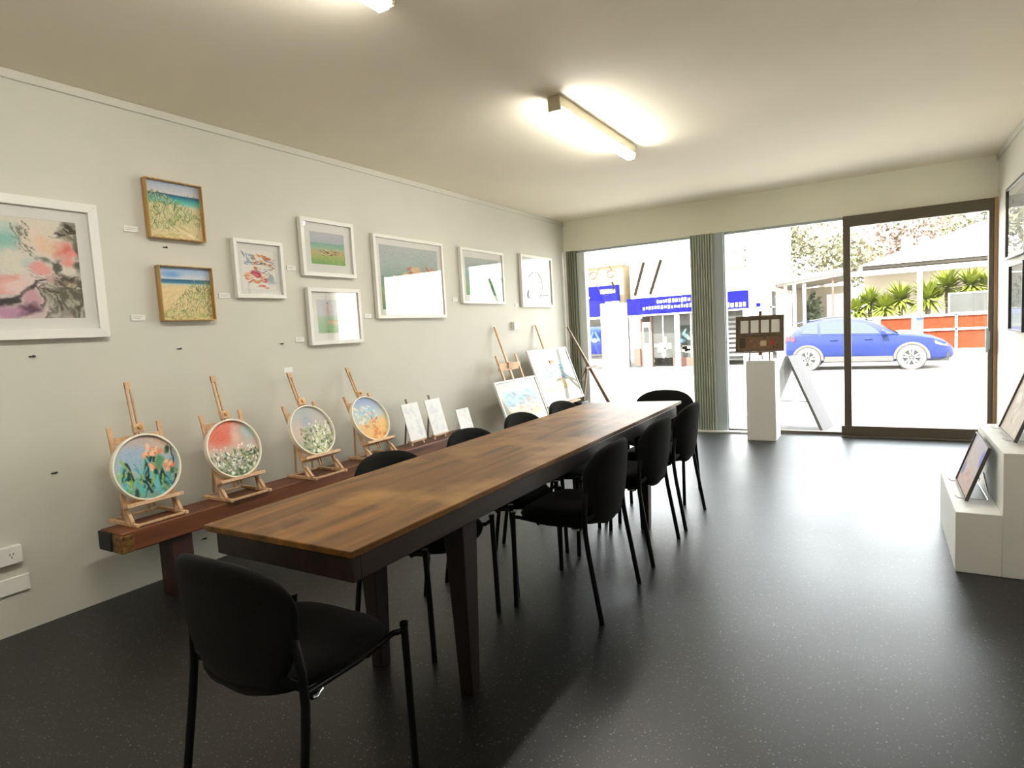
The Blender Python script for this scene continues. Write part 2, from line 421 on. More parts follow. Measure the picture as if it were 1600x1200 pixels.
#@@PART2
# ------------------------------------------------------------------ camera
F_PX, YAW, PITCH, ROLL, CAM_H = 959.578, -0.544, -0.0851, -0.056, 1.2813
def cam_axes():
    cy, sy, cp, sp = math.cos(YAW), math.sin(YAW), math.cos(PITCH), math.sin(PITCH)
    fwd = Vector((sy*cp, cy*cp, sp)); right = Vector((cy, -sy, 0)); up = right.cross(fwd)
    return right*math.cos(ROLL) + up*math.sin(ROLL), -right*math.sin(ROLL) + up*math.cos(ROLL), fwd
r_, u_, f_ = cam_axes()
cd = bpy.data.cameras.new('camera'); cam = bpy.data.objects.new('camera', cd); COL.objects.link(cam)
cd.sensor_width = 36; cd.lens = F_PX / 1600 * 36; cd.clip_start = 0.05; cd.clip_end = 500
cam.matrix_world = Matrix(((r_.x, u_.x, -f_.x, 0), (r_.y, u_.y, -f_.y, 0), (r_.z, u_.z, -f_.z, CAM_H), (0, 0, 0, 1)))
SC.camera = cam

# ------------------------------------------------------------------ light and view
SC.view_settings.view_transform = 'Standard'; SC.view_settings.look = 'None'
SC.view_settings.gamma = 1.0; SC.view_settings.use_curve_mapping = False
SC.view_settings.exposure = EXPOSURE = 2.03
SC.cycles.use_denoising = True
SC.cycles.max_bounces = 10; SC.cycles.diffuse_bounces = 6; SC.cycles.glossy_bounces = 4; SC.cycles.transparent_max_bounces = 12
SC.cycles.sample_clamp_indirect = 8.0
SC.cycles.caustics_reflective = False; SC.cycles.caustics_refractive = False
w = bpy.data.worlds.new('sky'); SC.world = w; w.use_nodes = True
nt = w.node_tree; N = nt.nodes; L = nt.links; bg = N['Background']
tc = N.new('ShaderNodeTexCoord'); sx = N.new('ShaderNodeSeparateXYZ'); L.new(tc.outputs['Generated'], sx.inputs[0])
rp = N.new('ShaderNodeValToRGB'); e = rp.color_ramp.elements
e[0].position = 0.0; e[0].color = (1.0, 0.97, 0.93, 1); e[1].position = 0.45; e[1].color = (0.90, 0.95, 1.0, 1)
L.new(sx.outputs['Z'], rp.inputs['Fac']); L.new(rp.outputs['Color'], bg.inputs['Color'])
bg.inputs['Strength'].default_value = 3.0
sun = bpy.data.lights.new('sun', 'SUN'); sun.energy = 8.0; sun.angle = 0.009; sun.color = (1.0, 0.95, 0.88)
so = bpy.data.objects.new('sun', sun); COL.objects.link(so)
so.rotation_euler = Vector((0.20, 0.62, -0.76)).to_track_quat('-Z', 'Y').to_euler(); so.location = (0, -10, 20)

# ------------------------------------------------------------------ room shell
XL, XR, D, ZC, ZH = -3.481, 0.914, 7.214, 2.629, 2.2515
YB = -3.0
struct(MB().box((XL-0.12, YB-0.1, -0.12), (XR+0.12, D+0.02, 0.0)).build('floor', M['floor']))
struct(MB().box((XL-0.12, YB-0.1, ZC), (XR+0.12, D+0.1, ZC+0.09)).build('ceiling', M['ceil']))
struct(MB().box((XL-0.12, YB-0.1, 0), (XL, D+0.12, ZC)).build('wall_left', M['wall']))
struct(MB().box((XR, YB-0.1, 0), (XR+0.12, D+0.12, ZC)).build('wall_right', M['wall']))
struct(MB().box((XL, YB-0.1, 0), (XR, YB, ZC)).build('wall_back', M['wall']))
f = MB().box((XL, D, ZH), (XR, D+0.14, 2.72))
f.box((-9, D+0.1, -0.1), (XL-0.12, D+0.3, 2.72)).box((XR+0.12, D+0.1, -0.1), (6, D+0.3, 2.72))
struct(f.build('wall_front', M['bulk']))
struct(MB().box((XL, YB, ZC-0.046), (XL+0.014, D, ZC-0.001)).build('trim_1', M['wall'], bevel=0.004))
struct(MB().box((XR-0.014, YB, ZC-0.046), (XR, D, ZC-0.001)).build('trim_2', M['wall'], bevel=0.004))
# posts of the shopfront
struct(MB().box((-3.463, D-0.06, 0), (-3.428, D, ZH)).build('trim_3', M['white'], bevel=0.003))
p = MB()
for k in range(4):
    x0 = -3.427 + k*0.0295
    p.prism([(x0, D+0.06), (x0, D-0.03), (x0+0.011, D-0.045), (x0+0.024, D-0.045), (x0+0.0295, D-0.03), (x0+0.0295, D+0.06)], 0, ZH, 'z')
struct(p.build('trim_4', M['post_dark']))
p = MB()
for k in range(9):
    w_ = 0.256/9; x0 = -1.875 + k*w_
    p.prism([(x0, D+0.09), (x0, D-0.025), (x0+w_*0.3, D-0.045), (x0+w_*0.75, D-0.045), (x0+w_, D-0.025), (x0+w_, D+0.09)], 0.02, ZH, 'z')
struct(p.build('trim_5', M['pier']))
struct(MB().box((-1.6185, D-0.02, 0.02), (-1.507, D+0.09, ZH)).build('trim_6', M['pier_light'], bevel=0.004))
struct(MB().box((-1.885, D-0.09, 0), (-1.26, D-0.002, 0.02)).build('trim_7', M['white'], bevel=0.003))
struct(MB().box((0.886, D-0.05, 0), (0.9135, D-0.001, ZH)).build('trim_8', M['tan_trim'], bevel=0.003))

def window(name, x0, x1, fl, fr):
    w = bpy.data.objects.new(name, None); COL.objects.link(w); w.location = ((x0+x1)/2, D+0.05, 0); struct(w)
    xc = (x0+x1)/2; hw = (x1-x0)/2
    b = MB().box((-hw, -0.03, 0), (hw, 0.03, 0.035)); b.build('window_sill', M['bronze'], w, bevel=0.004)
    MB().box((-hw, -0.02, ZH-0.025), (hw, 0.03, ZH)).build('head_rail', M['pier_light'], w)
    MB().box((-hw, -0.05, 0.035), (-hw+fl, 0.035, ZH-0.025)).build('jamb', M['jamb_light'] if fl > 0.05 else M['pier_light'], w, bevel=0.004)
    if fr: MB().box((hw-fr, -0.03, 0.035), (hw, 0.03, ZH-0.025)).build('jamb', M['pier_light'], w, bevel=0.004)
    MB().box((-hw+fl, -0.003, 0.035), (hw-fr, 0.003, ZH-0.025)).build('pane', M['glass'], w)
    return w
window('window_1', -3.309, -1.875, 0.108, 0.0)
window('window_2', -1.507, -0.332, 0.012, 0.0)
# sliding door
d = bpy.data.objects.new('door_1', None); COL.objects.link(d); d.location = (0, D-0.01, 0); struct(d)
MB().box((-0.332, -0.03, 0.03), (-0.265, 0.03, 2.14)).build('stile', M['bronze'], d, bevel=0.004)
MB().box((0.848, -0.03, 0.03), (0.885, 0.03, 2.14)).build('stile', M['bronze'], d, bevel=0.004)
MB().box((-0.332, -0.035, 2.14), (0.886, 0.035, 2.249)).build('top_rail', M['bronze'], d, bevel=0.004)
MB().box((-0.36, -0.04, 0.018), (0.885, 0.03, 0.115)).build('bottom_rail', M['bronze'], d, bevel=0.004)
MB().box((-0.36, -0.075, 0), (0.885, 0.035, 0.014)).build('door_track', M['bronze'], d, bevel=0.002)
MB().box((-0.265, -0.003, 0.115), (0.848, 0.003, 2.14)).build('pane', M['glass'], d)
h = MB().box((0.828, -0.062, 0.84), (0.850, -0.03, 1.07)); h.box((0.832, -0.05, 0.87), (0.862, -0.03, 1.04))
h.build('door_handle', M['pier_light'], d, bevel=0.006)
# portal that tells the renderer where the sky comes in
for nm, x0, x1 in (('portal', XL, XR),):
    pl = bpy.data.lights.new(nm, 'AREA'); pl.shape = 'RECTANGLE'; pl.size = x1-x0; pl.size_y = ZH; pl.cycles.is_portal = True
    po = bpy.data.objects.new(nm, pl); COL.objects.link(po); po.location = ((x0+x1)/2, D+0.32, ZH/2); po.rotation_euler = (-PI/2, 0, 0)

# lettering on the inside of the left window
def decal(name, label, polys, m):
    o = thing(name, label, 'window lettering', (0, D+0.043, 0), 0, 'lettering on the left window')
    b = MB()
    for pts, wd in polys:
        for a, c in zip(pts[:-1], pts[1:]):
            
            n_ = Vector((-(c[1]-a[1]), 0, c[0]-a[0])).normalized()*wd*0.5; A = Vector((a[0], 0, a[1])); C2 = Vector((c[0], 0, c[1])); T = Vector((0, 0.002, 0))
            b.hexa([A-n_, C2-n_, C2+n_, A+n_], [A-n_+T, C2-n_+T, C2+n_+T, A+n_+T])
    b.build('stroke', m, o); return o
decal('window_letter', 'dark slanted lettering stroke on the left window, the left one of the two strokes', [([(-2.445, 2.023), (-2.572, 1.631)], 0.040)], M['decal'])
decal('window_letter', 'dark slanted lettering stroke on the left window, the right one nearer the grey pier', [([(-2.234, 2.031), (-2.381, 1.631)], 0.040)], M['decal'])
decal('window_letter', 'thin pale rounded outline letter at the left of the left window', [([(-2.95+0.13*math.cos(t)*0.9, 1.86+0.19*math.sin(t)) for t in [k*0.35+0.6 for k in range(15)]], 0.008), ([(-2.83, 1.70), (-2.94, 1.70)], 0.008)], M['decal_pale'])
decal('window_letter', 'small dark comma shaped mark in the pale letter on the left window', [([(-2.862, 1.825), (-2.852, 1.80), (-2.84, 1.775), (-2.835, 1.75)], 0.024), ([(-2.835, 1.76), (-2.845, 1.73), (-2.862, 1.72)], 0.026)], M['decal'])

# ------------------------------------------------------------------ ceiling lights
def batten(y0, y1, label):
    t = thing('ceiling_light', label, 'ceiling light', (-1.625, (y0+y1)/2, ZC), 0, 'fluorescent battens along the ceiling')
    hl = (y1-y0)/2
    MB().box((-0.040, -hl, -0.060), (0.040, hl, 0)).build('lamp_body', M['lamp_body'], t, bevel=0.004)
    for s in (-1, 1):
        MB().box((-0.0405, s*(hl-0.010) - 0.012, -0.085), (0.0405, s*(hl-0.010) + 0.012, -0.0)).build('end_cap', M['lamp_cap'], t, bevel=0.006)
    pr = [(-0.034, -0.059), (-0.034, -0.080), (-0.024, -0.100), (0.024, -0.100), (0.034, -0.080), (0.034, -0.059)]
    MB().prism(pr, -hl+0.023, hl-0.023, 'y').build('diffuser', M['tube'], t)
    return t
batten(3.33, 4.63, 'lit fluorescent batten on the ceiling above the far half of the table')
batten(0.60, 1.92, 'lit fluorescent batten cut off by the top edge of the photo')
batten(-2.1, -0.8, 'unseen lit fluorescent batten added on the ceiling behind the viewer')  # unseen batten continuing the row, added to light surfaces facing the camera
# ------------------------------------------------------------------ dining table
t = thing('dining_table', 'long narrow dark wooden dining table with worn brown top', 'table', (-1.46, 2.55, 0))
ox, oy = -1.46, 2.55
TZ = 0.75
Q = [(-1.766, 1.066), (-1.150, 1.072), (-1.166, 4.135), (-1.792, 3.985)]
q = [(x-ox, y-oy) for x, y in Q]
MB().hexa([(x, y, TZ-0.020) for x, y in q], [(x, y, TZ) for x, y in q]).build('tabletop', M['table_top'], t, bevel=0.003)
x0, x1, y0, y1 = -0.268, 0.300, -1.470, 1.440
a = MB()
a.box((x0, y0, TZ-0.088), (x1, y0+0.03, TZ-0.020)).box((x0, y1-0.03, TZ-0.088), (x1, y1, TZ-0.020))
a.box((x0, y0+0.03, TZ-0.088), (x0+0.03, y1-0.03, TZ-0.020)).box((x1-0.03, y0+0.03, TZ-0.088), (x1, y1-0.03, TZ-0.020))
a.build('apron', M['table_dark'], t, bevel=0.003)
for lx, ly in ((-0.245, -0.85), (0.185, -0.85), (-0.245, 1.05), (0.185, 1.09)):
    b = MB(); h1, h2 = 0.046, 0.026
    sq = lambda r, z: [(lx-r, ly-r, z), (lx+r, ly-r, z), (lx+r, ly+r, z), (lx-r, ly+r, z)]
    b.hexa(sq(h2, 0), sq(h1, TZ-0.022)); b.build('leg', M['table_leg'], t, bevel=0.004)

# ------------------------------------------------------------------ chairs
def make_chair(label):
    c = thing('visitor_chair', label, 'chair', (0,0,0), 0, 'black visitor chairs around the long table')
    # backrest: rounded shell, curved around the sitter, seen from behind
    def hw(z):
        zc, zt, zb = 0.625, 0.760, 0.385
        if z >= zc: k = (z-zc)/(zt-zc); return 0.232 * max(0.0, 1 - k**2.3) ** (1/2.1)
        k = (zc-z)/(zc-zb); return 0.232 * max(0.0, 1 - k**2.5) ** (1/1.75)
    def back_pt(r, th, side):
        zc = 0.63; s, n = math.cos(th), math.sin(th)
        rz = (0.137 if n > 0 else 0.245)
        ex = 2/2.45
        bx = 0.232 * math.copysign(abs(s)**ex, s); bz = rz * math.copysign(abs(n)**ex, n)
        if n < 0: bx *= 1 - 0.12*abs(n)
        x = bx*r; z = zc + bz*r
        thick = 0.022 * math.sqrt(max(0.0, 1 - r**5)) + 0.003
        lean = -0.10*(z-0.60) - 0.25*max(0, z-0.66)**2*2
        y = -0.205 + 1.05*x*x + lean + 0.30*max(0, 0.50-z)**1.3
        return (x, y + side*thick, z)
    b = MB(); R_, S_ = 9, 44
    for side in (1, -1):
        vs = [back_pt(0, 0, side)]; fs = []
        rr = [math.sin(PI/2*(i+1)/R_) for i in range(R_)]
        for r in rr:
            for k in range(S_): vs.append(back_pt(r, 2*PI*k/S_, side))
        fs = [(0, 1+k, 1+(k+1) % S_) for k in range(S_)]
        for i in range(R_-1):
            for k in range(S_):
                a0 = 1+i*S_+k; a1 = 1+i*S_+(k+1) % S_; fs.append((a0, a0+S_, a1+S_, a1))
        b.add(vs, fs)
    n0 = 1 + R_*S_
    for k in range(S_):
        k2 = (k+1) % S_; o0 = 1+(R_-1)*S_
        b.f.append((o0+k, o0+k2, n0+o0+k2, n0+o0+k)); b.mi.append(0)
    b.build('backrest', M['fabric'], c, smooth=70)
    # seat cushion
    b = MB(); prof = [(0.0, 0.462), (0.55, 0.466), (0.82, 0.462), (0.95, 0.450), (1.0, 0.432), (0.97, 0.412), (0.85, 0.404), (0.0, 0.402)]
    vs = []; fs = []; S_ = 44
    for (r, z) in prof:
        for k in range(S_):
            a = 2*PI*k/S_; s, n = math.cos(a), math.sin(a); ex = 2/3.2
            x = 0.222*r*math.copysign(abs(s)**ex, s); y = 0.02 + 0.222*r*math.copysign(abs(n)**ex, n)
            if n < 0: x *= 1 - 0.12*abs(n)
            zz = z - (0.018*(max(0, y-0.12)/0.13)**2) + 0.008*(x/0.22)**2
            vs.append((x, y, zz))
    for i in range(len(prof)-1):
        for k in range(S_):
            k2 = (k+1) % S_; fs.append((i*S_+k, i*S_+k2, (i+1)*S_+k2, (i+1)*S_+k))
    b.add(vs, fs); b.build('seat', M['fabric'], c, smooth=60)
    for s in (-1, 1):
        # front leg with its cap standing beside the seat corner
        lg = MB().tube([(s*0.238, 0.2175, 0.0), (s*0.238, 0.213, 0.25), (s*0.240, 0.208, 0.448)], 0.0115, 12).build('leg', M['black_metal'], c, smooth=50)
        MB().tube([(s*0.240, 0.208, 0.446), (s*0.240, 0.2078, 0.456)], 0.0135, 12).build('leg_cap', M['black_metal'], lg, smooth=40)
        # rear leg: splays out below the seat, stands up behind the shell above
        MB().tube([(s*0.238, -0.212, 0.0), (s*0.236, -0.187, 0.15), (s*0.233, -0.160, 0.31), (s*0.230, -0.148, 0.40), (s*0.225, -0.146, 0.48), (s*0.214, -0.152, 0.56), (s*0.198, -0.163, 0.61)], 0.0115, 12).build('leg', M['black_metal'], c, smooth=50)
        MB().tube([(s*0.240, 0.208, 0.432), (s*0.205, 0.195, 0.420), (s*0.200, 0.05, 0.405), (s*0.205, -0.13, 0.412), (s*0.231, -0.146, 0.42)], 0.009, 10).build('side_rail', M['black_metal'], c, smooth=50)
        MB().bar((s*0.228, -0.146, 0.445), (s*0.165, -0.165, 0.46), 0.022, 0.006, side=(0, 0, 1)).build('back_bracket', M['black_metal'], c)
        MB().tube([(s*0.226, -0.125, 0.408), (s*0.219, -0.105, 0.398), (s*0.205, -0.075, 0.398)], 0.006, 8).build('seat_clip', M['chrome'], c, smooth=50)
    MB().tube([(-0.20, 0.10, 0.400), (0.20, 0.10, 0.400)], 0.009, 8).build('cross_rail', M['black_metal'], c, smooth=50)
    MB().tube([(-0.205, -0.10, 0.400), (0.205, -0.10, 0.400)], 0.009, 8).build('cross_rail', M['black_metal'], c, smooth=50)
    return c
G = 'black visitor chairs around the long table'
ch = make_chair('black visitor chair nearest the viewer at the near end of the table, back turned')
ch.location = (-1.437, 1.087, 0); ch.rotation_euler = (0, 0, 0.0)
ord_ = ['first', 'second', 'third', 'fourth']
for y, lb in ((2.04, 'black visitor chair on the wall side of the table, nearest the near end'),
              (2.69, 'black visitor chair on the wall side of the table, second from the near end'),
              (3.31, 'black visitor chair on the wall side of the table, third from the near end'),
              (3.90, 'black visitor chair on the wall side of the table, fourth from the near end')):
    dup(ch, (-1.768 if y > 3.2 else -1.735, y, 0), -PI/2, lb)
for y, lb in ((2.593, 'black visitor chair on the open floor side of the table, nearest the viewer'),
              (3.293, 'black visitor chair on the open floor side of the table, middle one of three'),
              (3.927, 'black visitor chair on the open floor side of the table, nearest the windows')):
    dup(ch, (-1.250, y, 0), PI/2, lb)
dup(ch, (-1.43, 4.44, 0), PI, 'black visitor chair at the far end of the table facing it')

# ------------------------------------------------------------------ timber bench by the wall
BZ = 0.42
t = thing('timber_bench', 'long reddish timber bench against the left wall carrying the small easels', 'bench', (-3.23, 3.1, 0))
sl = MB(); y0, y1 = 1.475-3.1, 4.60-3.1
sl.box((-0.098, y0, BZ-0.105), (0.100, y1, BZ)); sl.build('bench_top', M['bench'], t, bevel=0.008)
tag(MB().box((-0.094, y0-0.012, BZ-0.098), (0.02, y0+0.002, BZ-0.004)).build('bench_end', M['bench_end'], t, bevel=0.004), 'dark end of the bench')  # near-black slab over part of the bench end
tag(MB().box((0.02, y0-0.004, BZ-0.1035), (0.1008, y0+0.06, BZ-0.014)).build('corner_patch', M['gilt'], t, bevel=0.006), 'worn gold paint at the bench corner')
for yy in (1.785, 4.42):
    MB().box((-0.060, yy-3.1-0.055, 0), (0.075, yy-3.1+0.055, BZ-0.105)).build('leg', M['bench_leg'], t, bevel=0.005)

# ------------------------------------------------------------------ easels
def make_table_easel(label, loc, k, xf, st):
    """H-frame table easel: front is +x, width along y, origin on the surface; k is the backward lean"""
    e = thing('table_easel', label, 'easel', loc, 0, 'light wood table easels on the bench')
    W = 0.124; up = Vector((-k, 0, 1)).normalized(); nf = Vector((1, 0, k)).normalized()
    def T(y, s, d=0.0): return Vector((xf, y, 0.016)) + up*s + nf*d
    def slab(y0, s0, d0, y1, s1, d1):
        return MB().hexa([T(y0,s0,d0), T(y1,s0,d0), T(y1,s0,d1), T(y0,s0,d1)], [T(y0,s1,d0), T(y1,s1,d0), T(y1,s1,d1), T(y0,s1,d1)])
    for s in (-1, 1):
        MB().bar((-0.135, s*W, 0.009), (0.135, s*W, 0.009), 0.020, 0.018).build('foot_rail', M['easel'], e, bevel=0.003)
        slab(s*W-0.011, 0.0, -0.007, s*W+0.011, 0.485, 0.007).build('upright', M['easel'], e, bevel=0.002)
        MB().bar((xf+0.045, s*W, 0.018), T(s*W, 0.062, 0.012), 0.018, 0.014).build('front_stub', M['easel'], e, bevel=0.002)
        MB().bar((-0.125, s*W*0.55, 0.018), T(s*W*0.55, 0.39, -0.014), 0.012, 0.010).build('rear_strut', M['easel'], e)
    MB().bar((0.125, -W-0.012, 0.010), (0.125, W+0.012, 0.010), 0.012, 0.012, side=(1,0,0)).build('base_rail', M['easel'], e, bevel=0.002)
    MB().bar((-0.125, -W, 0.010), (-0.125, W, 0.010), 0.012, 0.012, side=(1,0,0)).build('base_rail', M['easel'], e, bevel=0.002)
    slab(-W, 0.395, -0.006, W, 0.428, 0.006).build('cross_bar', M['easel'], e, bevel=0.002)
    slab(-W, st-0.016, -0.006, W, st+0.022, 0.006).build('cross_bar', M['easel'], e, bevel=0.002)
    m = MB()
    for s in (-1, 1):
        y = s*0.0105; m.hexa([T(y-0.0045,0.05,0.007), T(y+0.0045,0.05,0.007), T(y+0.0045,0.05,0.018), T(y-0.0045,0.05,0.018)], [T(y-0.0045,0.70,0.007), T(y+0.0045,0.70,0.007), T(y+0.0045,0.70,0.018), T(y-0.0045,0.70,0.018)])
    m.hexa([T(-0.015,0.665,0.007), T(0.015,0.665,0.007), T(0.015,0.665,0.0185), T(-0.015,0.665,0.0185)], [T(-0.015,0.705,0.007), T(0.015,0.705,0.007), T(0.015,0.705,0.0185), T(-0.015,0.705,0.0185)])
    m.build('mast', M['easel'], e, bevel=0.0015)
    tr = slab(-W-0.018, st-0.012, 0.008, W+0.018, st, 0.066)
    tr.hexa([T(-W-0.018,st-0.012,0.060), T(W+0.018,st-0.012,0.060), T(W+0.018,st-0.012,0.068), T(-W-0.018,st-0.012,0.068)], [T(-W-0.018,st+0.007,0.060), T(W+0.018,st+0.007,0.060), T(W+0.018,st+0.007,0.068), T(-W-0.018,st+0.007,0.068)])
    tr.build('tray', M['easel_pale'], e, bevel=0.002)
    slab(-0.026, st+0.355, 0.018, 0.026, st+0.400, 0.046).build('clamp', M['easel_pale'], e, bevel=0.003)
    MB().tube([T(0, st+0.378, 0.046), T(0, st+0.378, 0.060)], 0.010, 12).build('knob', M['brass'], e, smooth=40)
    return T
# base centre x, y, lean, foot offset, tray height
easel_pos = [(-3.275, 1.690, 0.19, 0.040, 0.082), (-3.235, 2.178, 0.27, 0.035, 0.085), (-3.175, 2.725, 0.41, 0.052, 0.108), (-3.205, 3.290, 0.46, 0.062, 0.100)]
labels_e = ['light wood table easel at the near end of the bench holding the tulip painting',
            'light wood table easel holding the round painting with coral sky',
            'light wood table easel with a white tag on its mast, holding white blossoms',
            'light wood table easel holding the round blue and orange painting']
frames_e = [make_table_easel(lb, (p[0], p[1], BZ), p[2], p[3], p[4]) for p, lb in zip(easel_pos, labels_e)]

# round paintings
def P_tulip():
    p = Pic(160, 160, (176, 190, 200)); p.vgrad([(0, (205, 178, 168)), (0.25, (170, 186, 200)), (0.55, (168, 188, 190)), (1, (120, 150, 130))])
    p.blob(0.8, 0.15, 0.35, 0.25, (214, 186, 170), 0, 0.8); p.blob(0.3, 0.35, 0.3, 0.25, (160, 184, 206), 0, 0.8)
    p.scatter(30, (0.05, 0.6, 0.95, 0.95), (0.06, 0.13), [(60,110,80), (30,70,60), (90,150,130), (110,160,110)], (0.8, 2.2), 0.35)
    p.strokes(60, (0.05, 0.55, 0.95, 1.0), (0.12, 0.3), (0.012, 0.035), (-2.3, -0.9), [(40,90,66), (120,190,180), (24,44,50), (150,186,90), (90,170,180), (20,60,50)])
    for x, y in ((0.62, 0.24), (0.70, 0.28), (0.60, 0.52), (0.86, 0.50), (0.83, 0.58), (0.55, 0.30)):
        p.scatter(7, (x-0.06, y-0.05, x+0.06, y+0.06), (0.03, 0.07), [(232,150,112), (240,178,140), (222,120,90), (244,200,160)], (0, 3), 0.6)
    p.scatter(8, (0.05, 0.5, 0.4, 0.7), (0.02, 0.04), [(176,190,90), (200,210,130)], (0, 3)); p.blob(0.86, 0.28, 0.05, 0.09, (60,80,40), 0.4, 0.4)
    p.blob(0.70, 0.47, 0.09, 0.16, (96,150,110), 0.3, 0.5); p.blob(0.62, 0.78, 0.05, 0.2, (110,190,200), 0.15, 0.5); p.blob(0.35, 0.83, 0.05, 0.16, (90,180,170), -0.4, 0.5)
    return p.noise(0.02)
def P_coral():
    p = Pic(160, 160, (200, 200, 190)); p.vgrad([(0, (226, 130, 108)), (0.3, (226, 140, 120)), (0.5, (212, 184, 170)), (1, (120, 140, 110))])
    p.blob(0.85, 0.25, 0.35, 0.35, (182, 196, 190), 0, 0.8); p.blob(0.28, 0.25, 0.28, 0.25, (224, 118, 96), 0, 0.7); p.blob(0.6, 0.3, 0.12, 0.3, (226, 190, 168), 0.1, 0.8)
    p.scatter(120, (0.02, 0.55, 0.98, 1.0), (0.02, 0.06), [(70,100,70), (110,140,90), (40,64,48), (150,166,120)], (0, 3))
    p.scatter(150, (0.1, 0.45, 0.98, 0.95), (0.012, 0.035), [(244,244,236), (226,232,220), (255,255,250), (214,206,200)], (0, 3), 0.6)
    p.scatter(40, (0.1, 0.6, 0.95, 0.95), (0.008, 0.02), [(30,46,40), (50,60,50)], (0, 3))
    return p.noise(0.02)
def P_white_blossom():
    p = Pic(160, 160, (196, 190, 180)); p.vgrad([(0, (178, 184, 182)), (0.4, (196, 186, 178)), (1, (150, 158, 130))])
    p.blob(0.2, 0.5, 0.3, 0.3, (206, 184, 172), 0, 0.8); p.blob(0.45, 0.28, 0.2, 0.3, (170, 178, 184), 0.3, 0.8)
    p.scatter(110, (0.2, 0.42, 0.98, 1.0), (0.025, 0.06), [(84,112,70), (120,140,90), (46,66,50), (150,160,110)], (0, 3))
    p.scatter(70, (0.45, 0.32, 0.95, 0.95), (0.025, 0.05), [(236,236,214), (210,220,180), (244,244,236), (226,226,190)], (0, 3), 0.65)
    p.scatter(30, (0.2, 0.65, 0.7, 1.0), (0.025, 0.045), [(200,210,160), (230,236,214)], (0, 3), 0.65)
    return p.noise(0.02)
def P_blue_orange():
    p = Pic(160, 160, (190, 200, 210)); p.vgrad([(0, (150, 166, 206)), (0.4, (190, 206, 206)), (0.65, (226, 190, 130)), (1, (228, 176, 104))])
    p.scatter(60, (0.1, 0.2, 0.75, 0.6), (0.03, 0.08), [(220,226,226), (180,204,216), (150,190,206), (236,222,190)], (0, 3))
    p.scatter(60, (0.3, 0.55, 0.95, 1.0), (0.04, 0.09), [(232,170,100), (238,190,120), (214,140,84), (226,200,140)], (0, 3))
    p.scatter(18, (0.45, 0.35, 0.7, 0.65), (0.02, 0.05), [(206,110,80), (222,140,100)], (0, 3)); p.scatter(25, (0.05, 0.4, 0.5, 0.75), (0.02, 0.04), [(190,200,170), (226,226,206), (120,150,140)], (0, 3))
    return p.noise(0.02)
def round_painting(loc, k, pic, label, dia=0.345):
    r = dia/2
    t = thing('round_painting', label, 'painting', loc, 0, 'round paintings on the table easels')
    nx = Vector((1, 0, k)).normalized(); up = Vector((-k, 0, 1)).normalized(); yv = Vector((0, 1, 0))
    Mx = Matrix(((yv.x, up.x, nx.x, up.x*r), (yv.y, up.y, nx.y, 0), (yv.z, up.z, nx.z, up.z*r), (0,0,0,1)))
    MB().lathe([(0.0005, 0.0), (r-0.002, 0.0), (r, 0.002), (r, 0.030), (r-0.002, 0.032), (r-0.008, 0.032), (r-0.009, 0.030), (r-0.009, 0.014), (0.0005, 0.014)], 64, Mx).build('rim', M['rim'], t, smooth=35)
    disc_sheet('painted_face', pic, t, lambda a, b: Mx @ Vector((a*(r-0.0092), b*(r-0.0092), 0.0155)))
    return t
rl = ['round painting of peach tulips and green leaves under a blue sky',
      'round painting of white flowers under a coral pink sky',
      'round painting of white blossoms with green leaves on a pale grey ground',
      'round painting in pale blue above and orange below']
for p, T, pf, lb, dd in zip(easel_pos, frames_e, (P_tulip, P_coral, P_white_blossom, P_blue_orange), rl, (0.343, 0.345, 0.345, 0.350)):
    q = T(0, p[4]+0.001, 0.022)
    round_painting((p[0]+q.x, p[1]+q.y, BZ+q.z), p[2], pf().warp(0.012, 14), lb, dd)
q = frames_e[2](0, 0.705, 0.013)
tg = thing('price_tag', 'small white price tag on top of the third table easel mast', 'tag', (easel_pos[2][0]+q.x, easel_pos[2][1], BZ+q.z))
MB().box((-0.001, -0.030, 0.0), (0.001, 0.036, 0.034)).build('card', M['card'], tg)

# small tripod easels with white prints
def make_tripod_easel(label, loc):
    e = thing('mini_easel', label, 'easel', loc, 0, 'small dark tripod easels on the bench')
    k = 0.28
    for s in (-1, 1):
        lg = MB().bar((0.03, s*0.072, 0.0), (-k*0.30+0.03, s*0.050, 0.30), 0.012, 0.010).build('leg', M['easel_dark'], e)
        MB().bar((0.031, s*0.0725, 0.0), (0.031-k*0.03, s*0.0705, 0.03), 0.0135, 0.0115).build('leg_tip', M['easel_pale'], lg)
    MB().bar((-k*0.05+0.03, 0, 0.03), (-k*0.36+0.03, 0, 0.365), 0.014, 0.010).build('mast', M['easel_dark'], e)
    MB().bar((-0.105, 0, 0.0), (-k*0.30+0.02, 0, 0.30), 0.012, 0.010).build('rear_leg', M['easel_dark'], e)
    MB().box((0.0, -0.09, 0.030), (0.048, 0.09, 0.040)).build('tray', M['easel_pale'], e)
    return e
def P_soft(seed, cols):
    p = Pic(40, 60, (244, 244, 243)); global rng
    p.scatter(26, (0.1, 0.1, 0.9, 0.9), (0.05, 0.16), cols, (0, 3), 0.5, 0.35, 0.8); return p
def white_print(loc, label, pic, w=0.20, h=0.30, k=0.28):
    t = thing('unframed_print', label, 'print', loc, 0, 'white unframed prints on the bench')
    up = Vector((-k, 0, 1)).normalized(); n = Vector((1, 0, k)).normalized()
    P = lambda u, v, d: Vector((0, (u-0.5)*w, 0)) + up*((1-v)*h) + n*d
    MB().hexa([P(0,1,0), P(1,1,0), P(1,1,0.006), P(0,1,0.006)], [P(0,0,0), P(1,0,0), P(1,0,0.006), P(0,0,0.006)]).build('board', M['card'], t)
    sheet('printed_face', pic, t, lambda u, v: P(u, v, 0.0072), M['paper'])
    return t
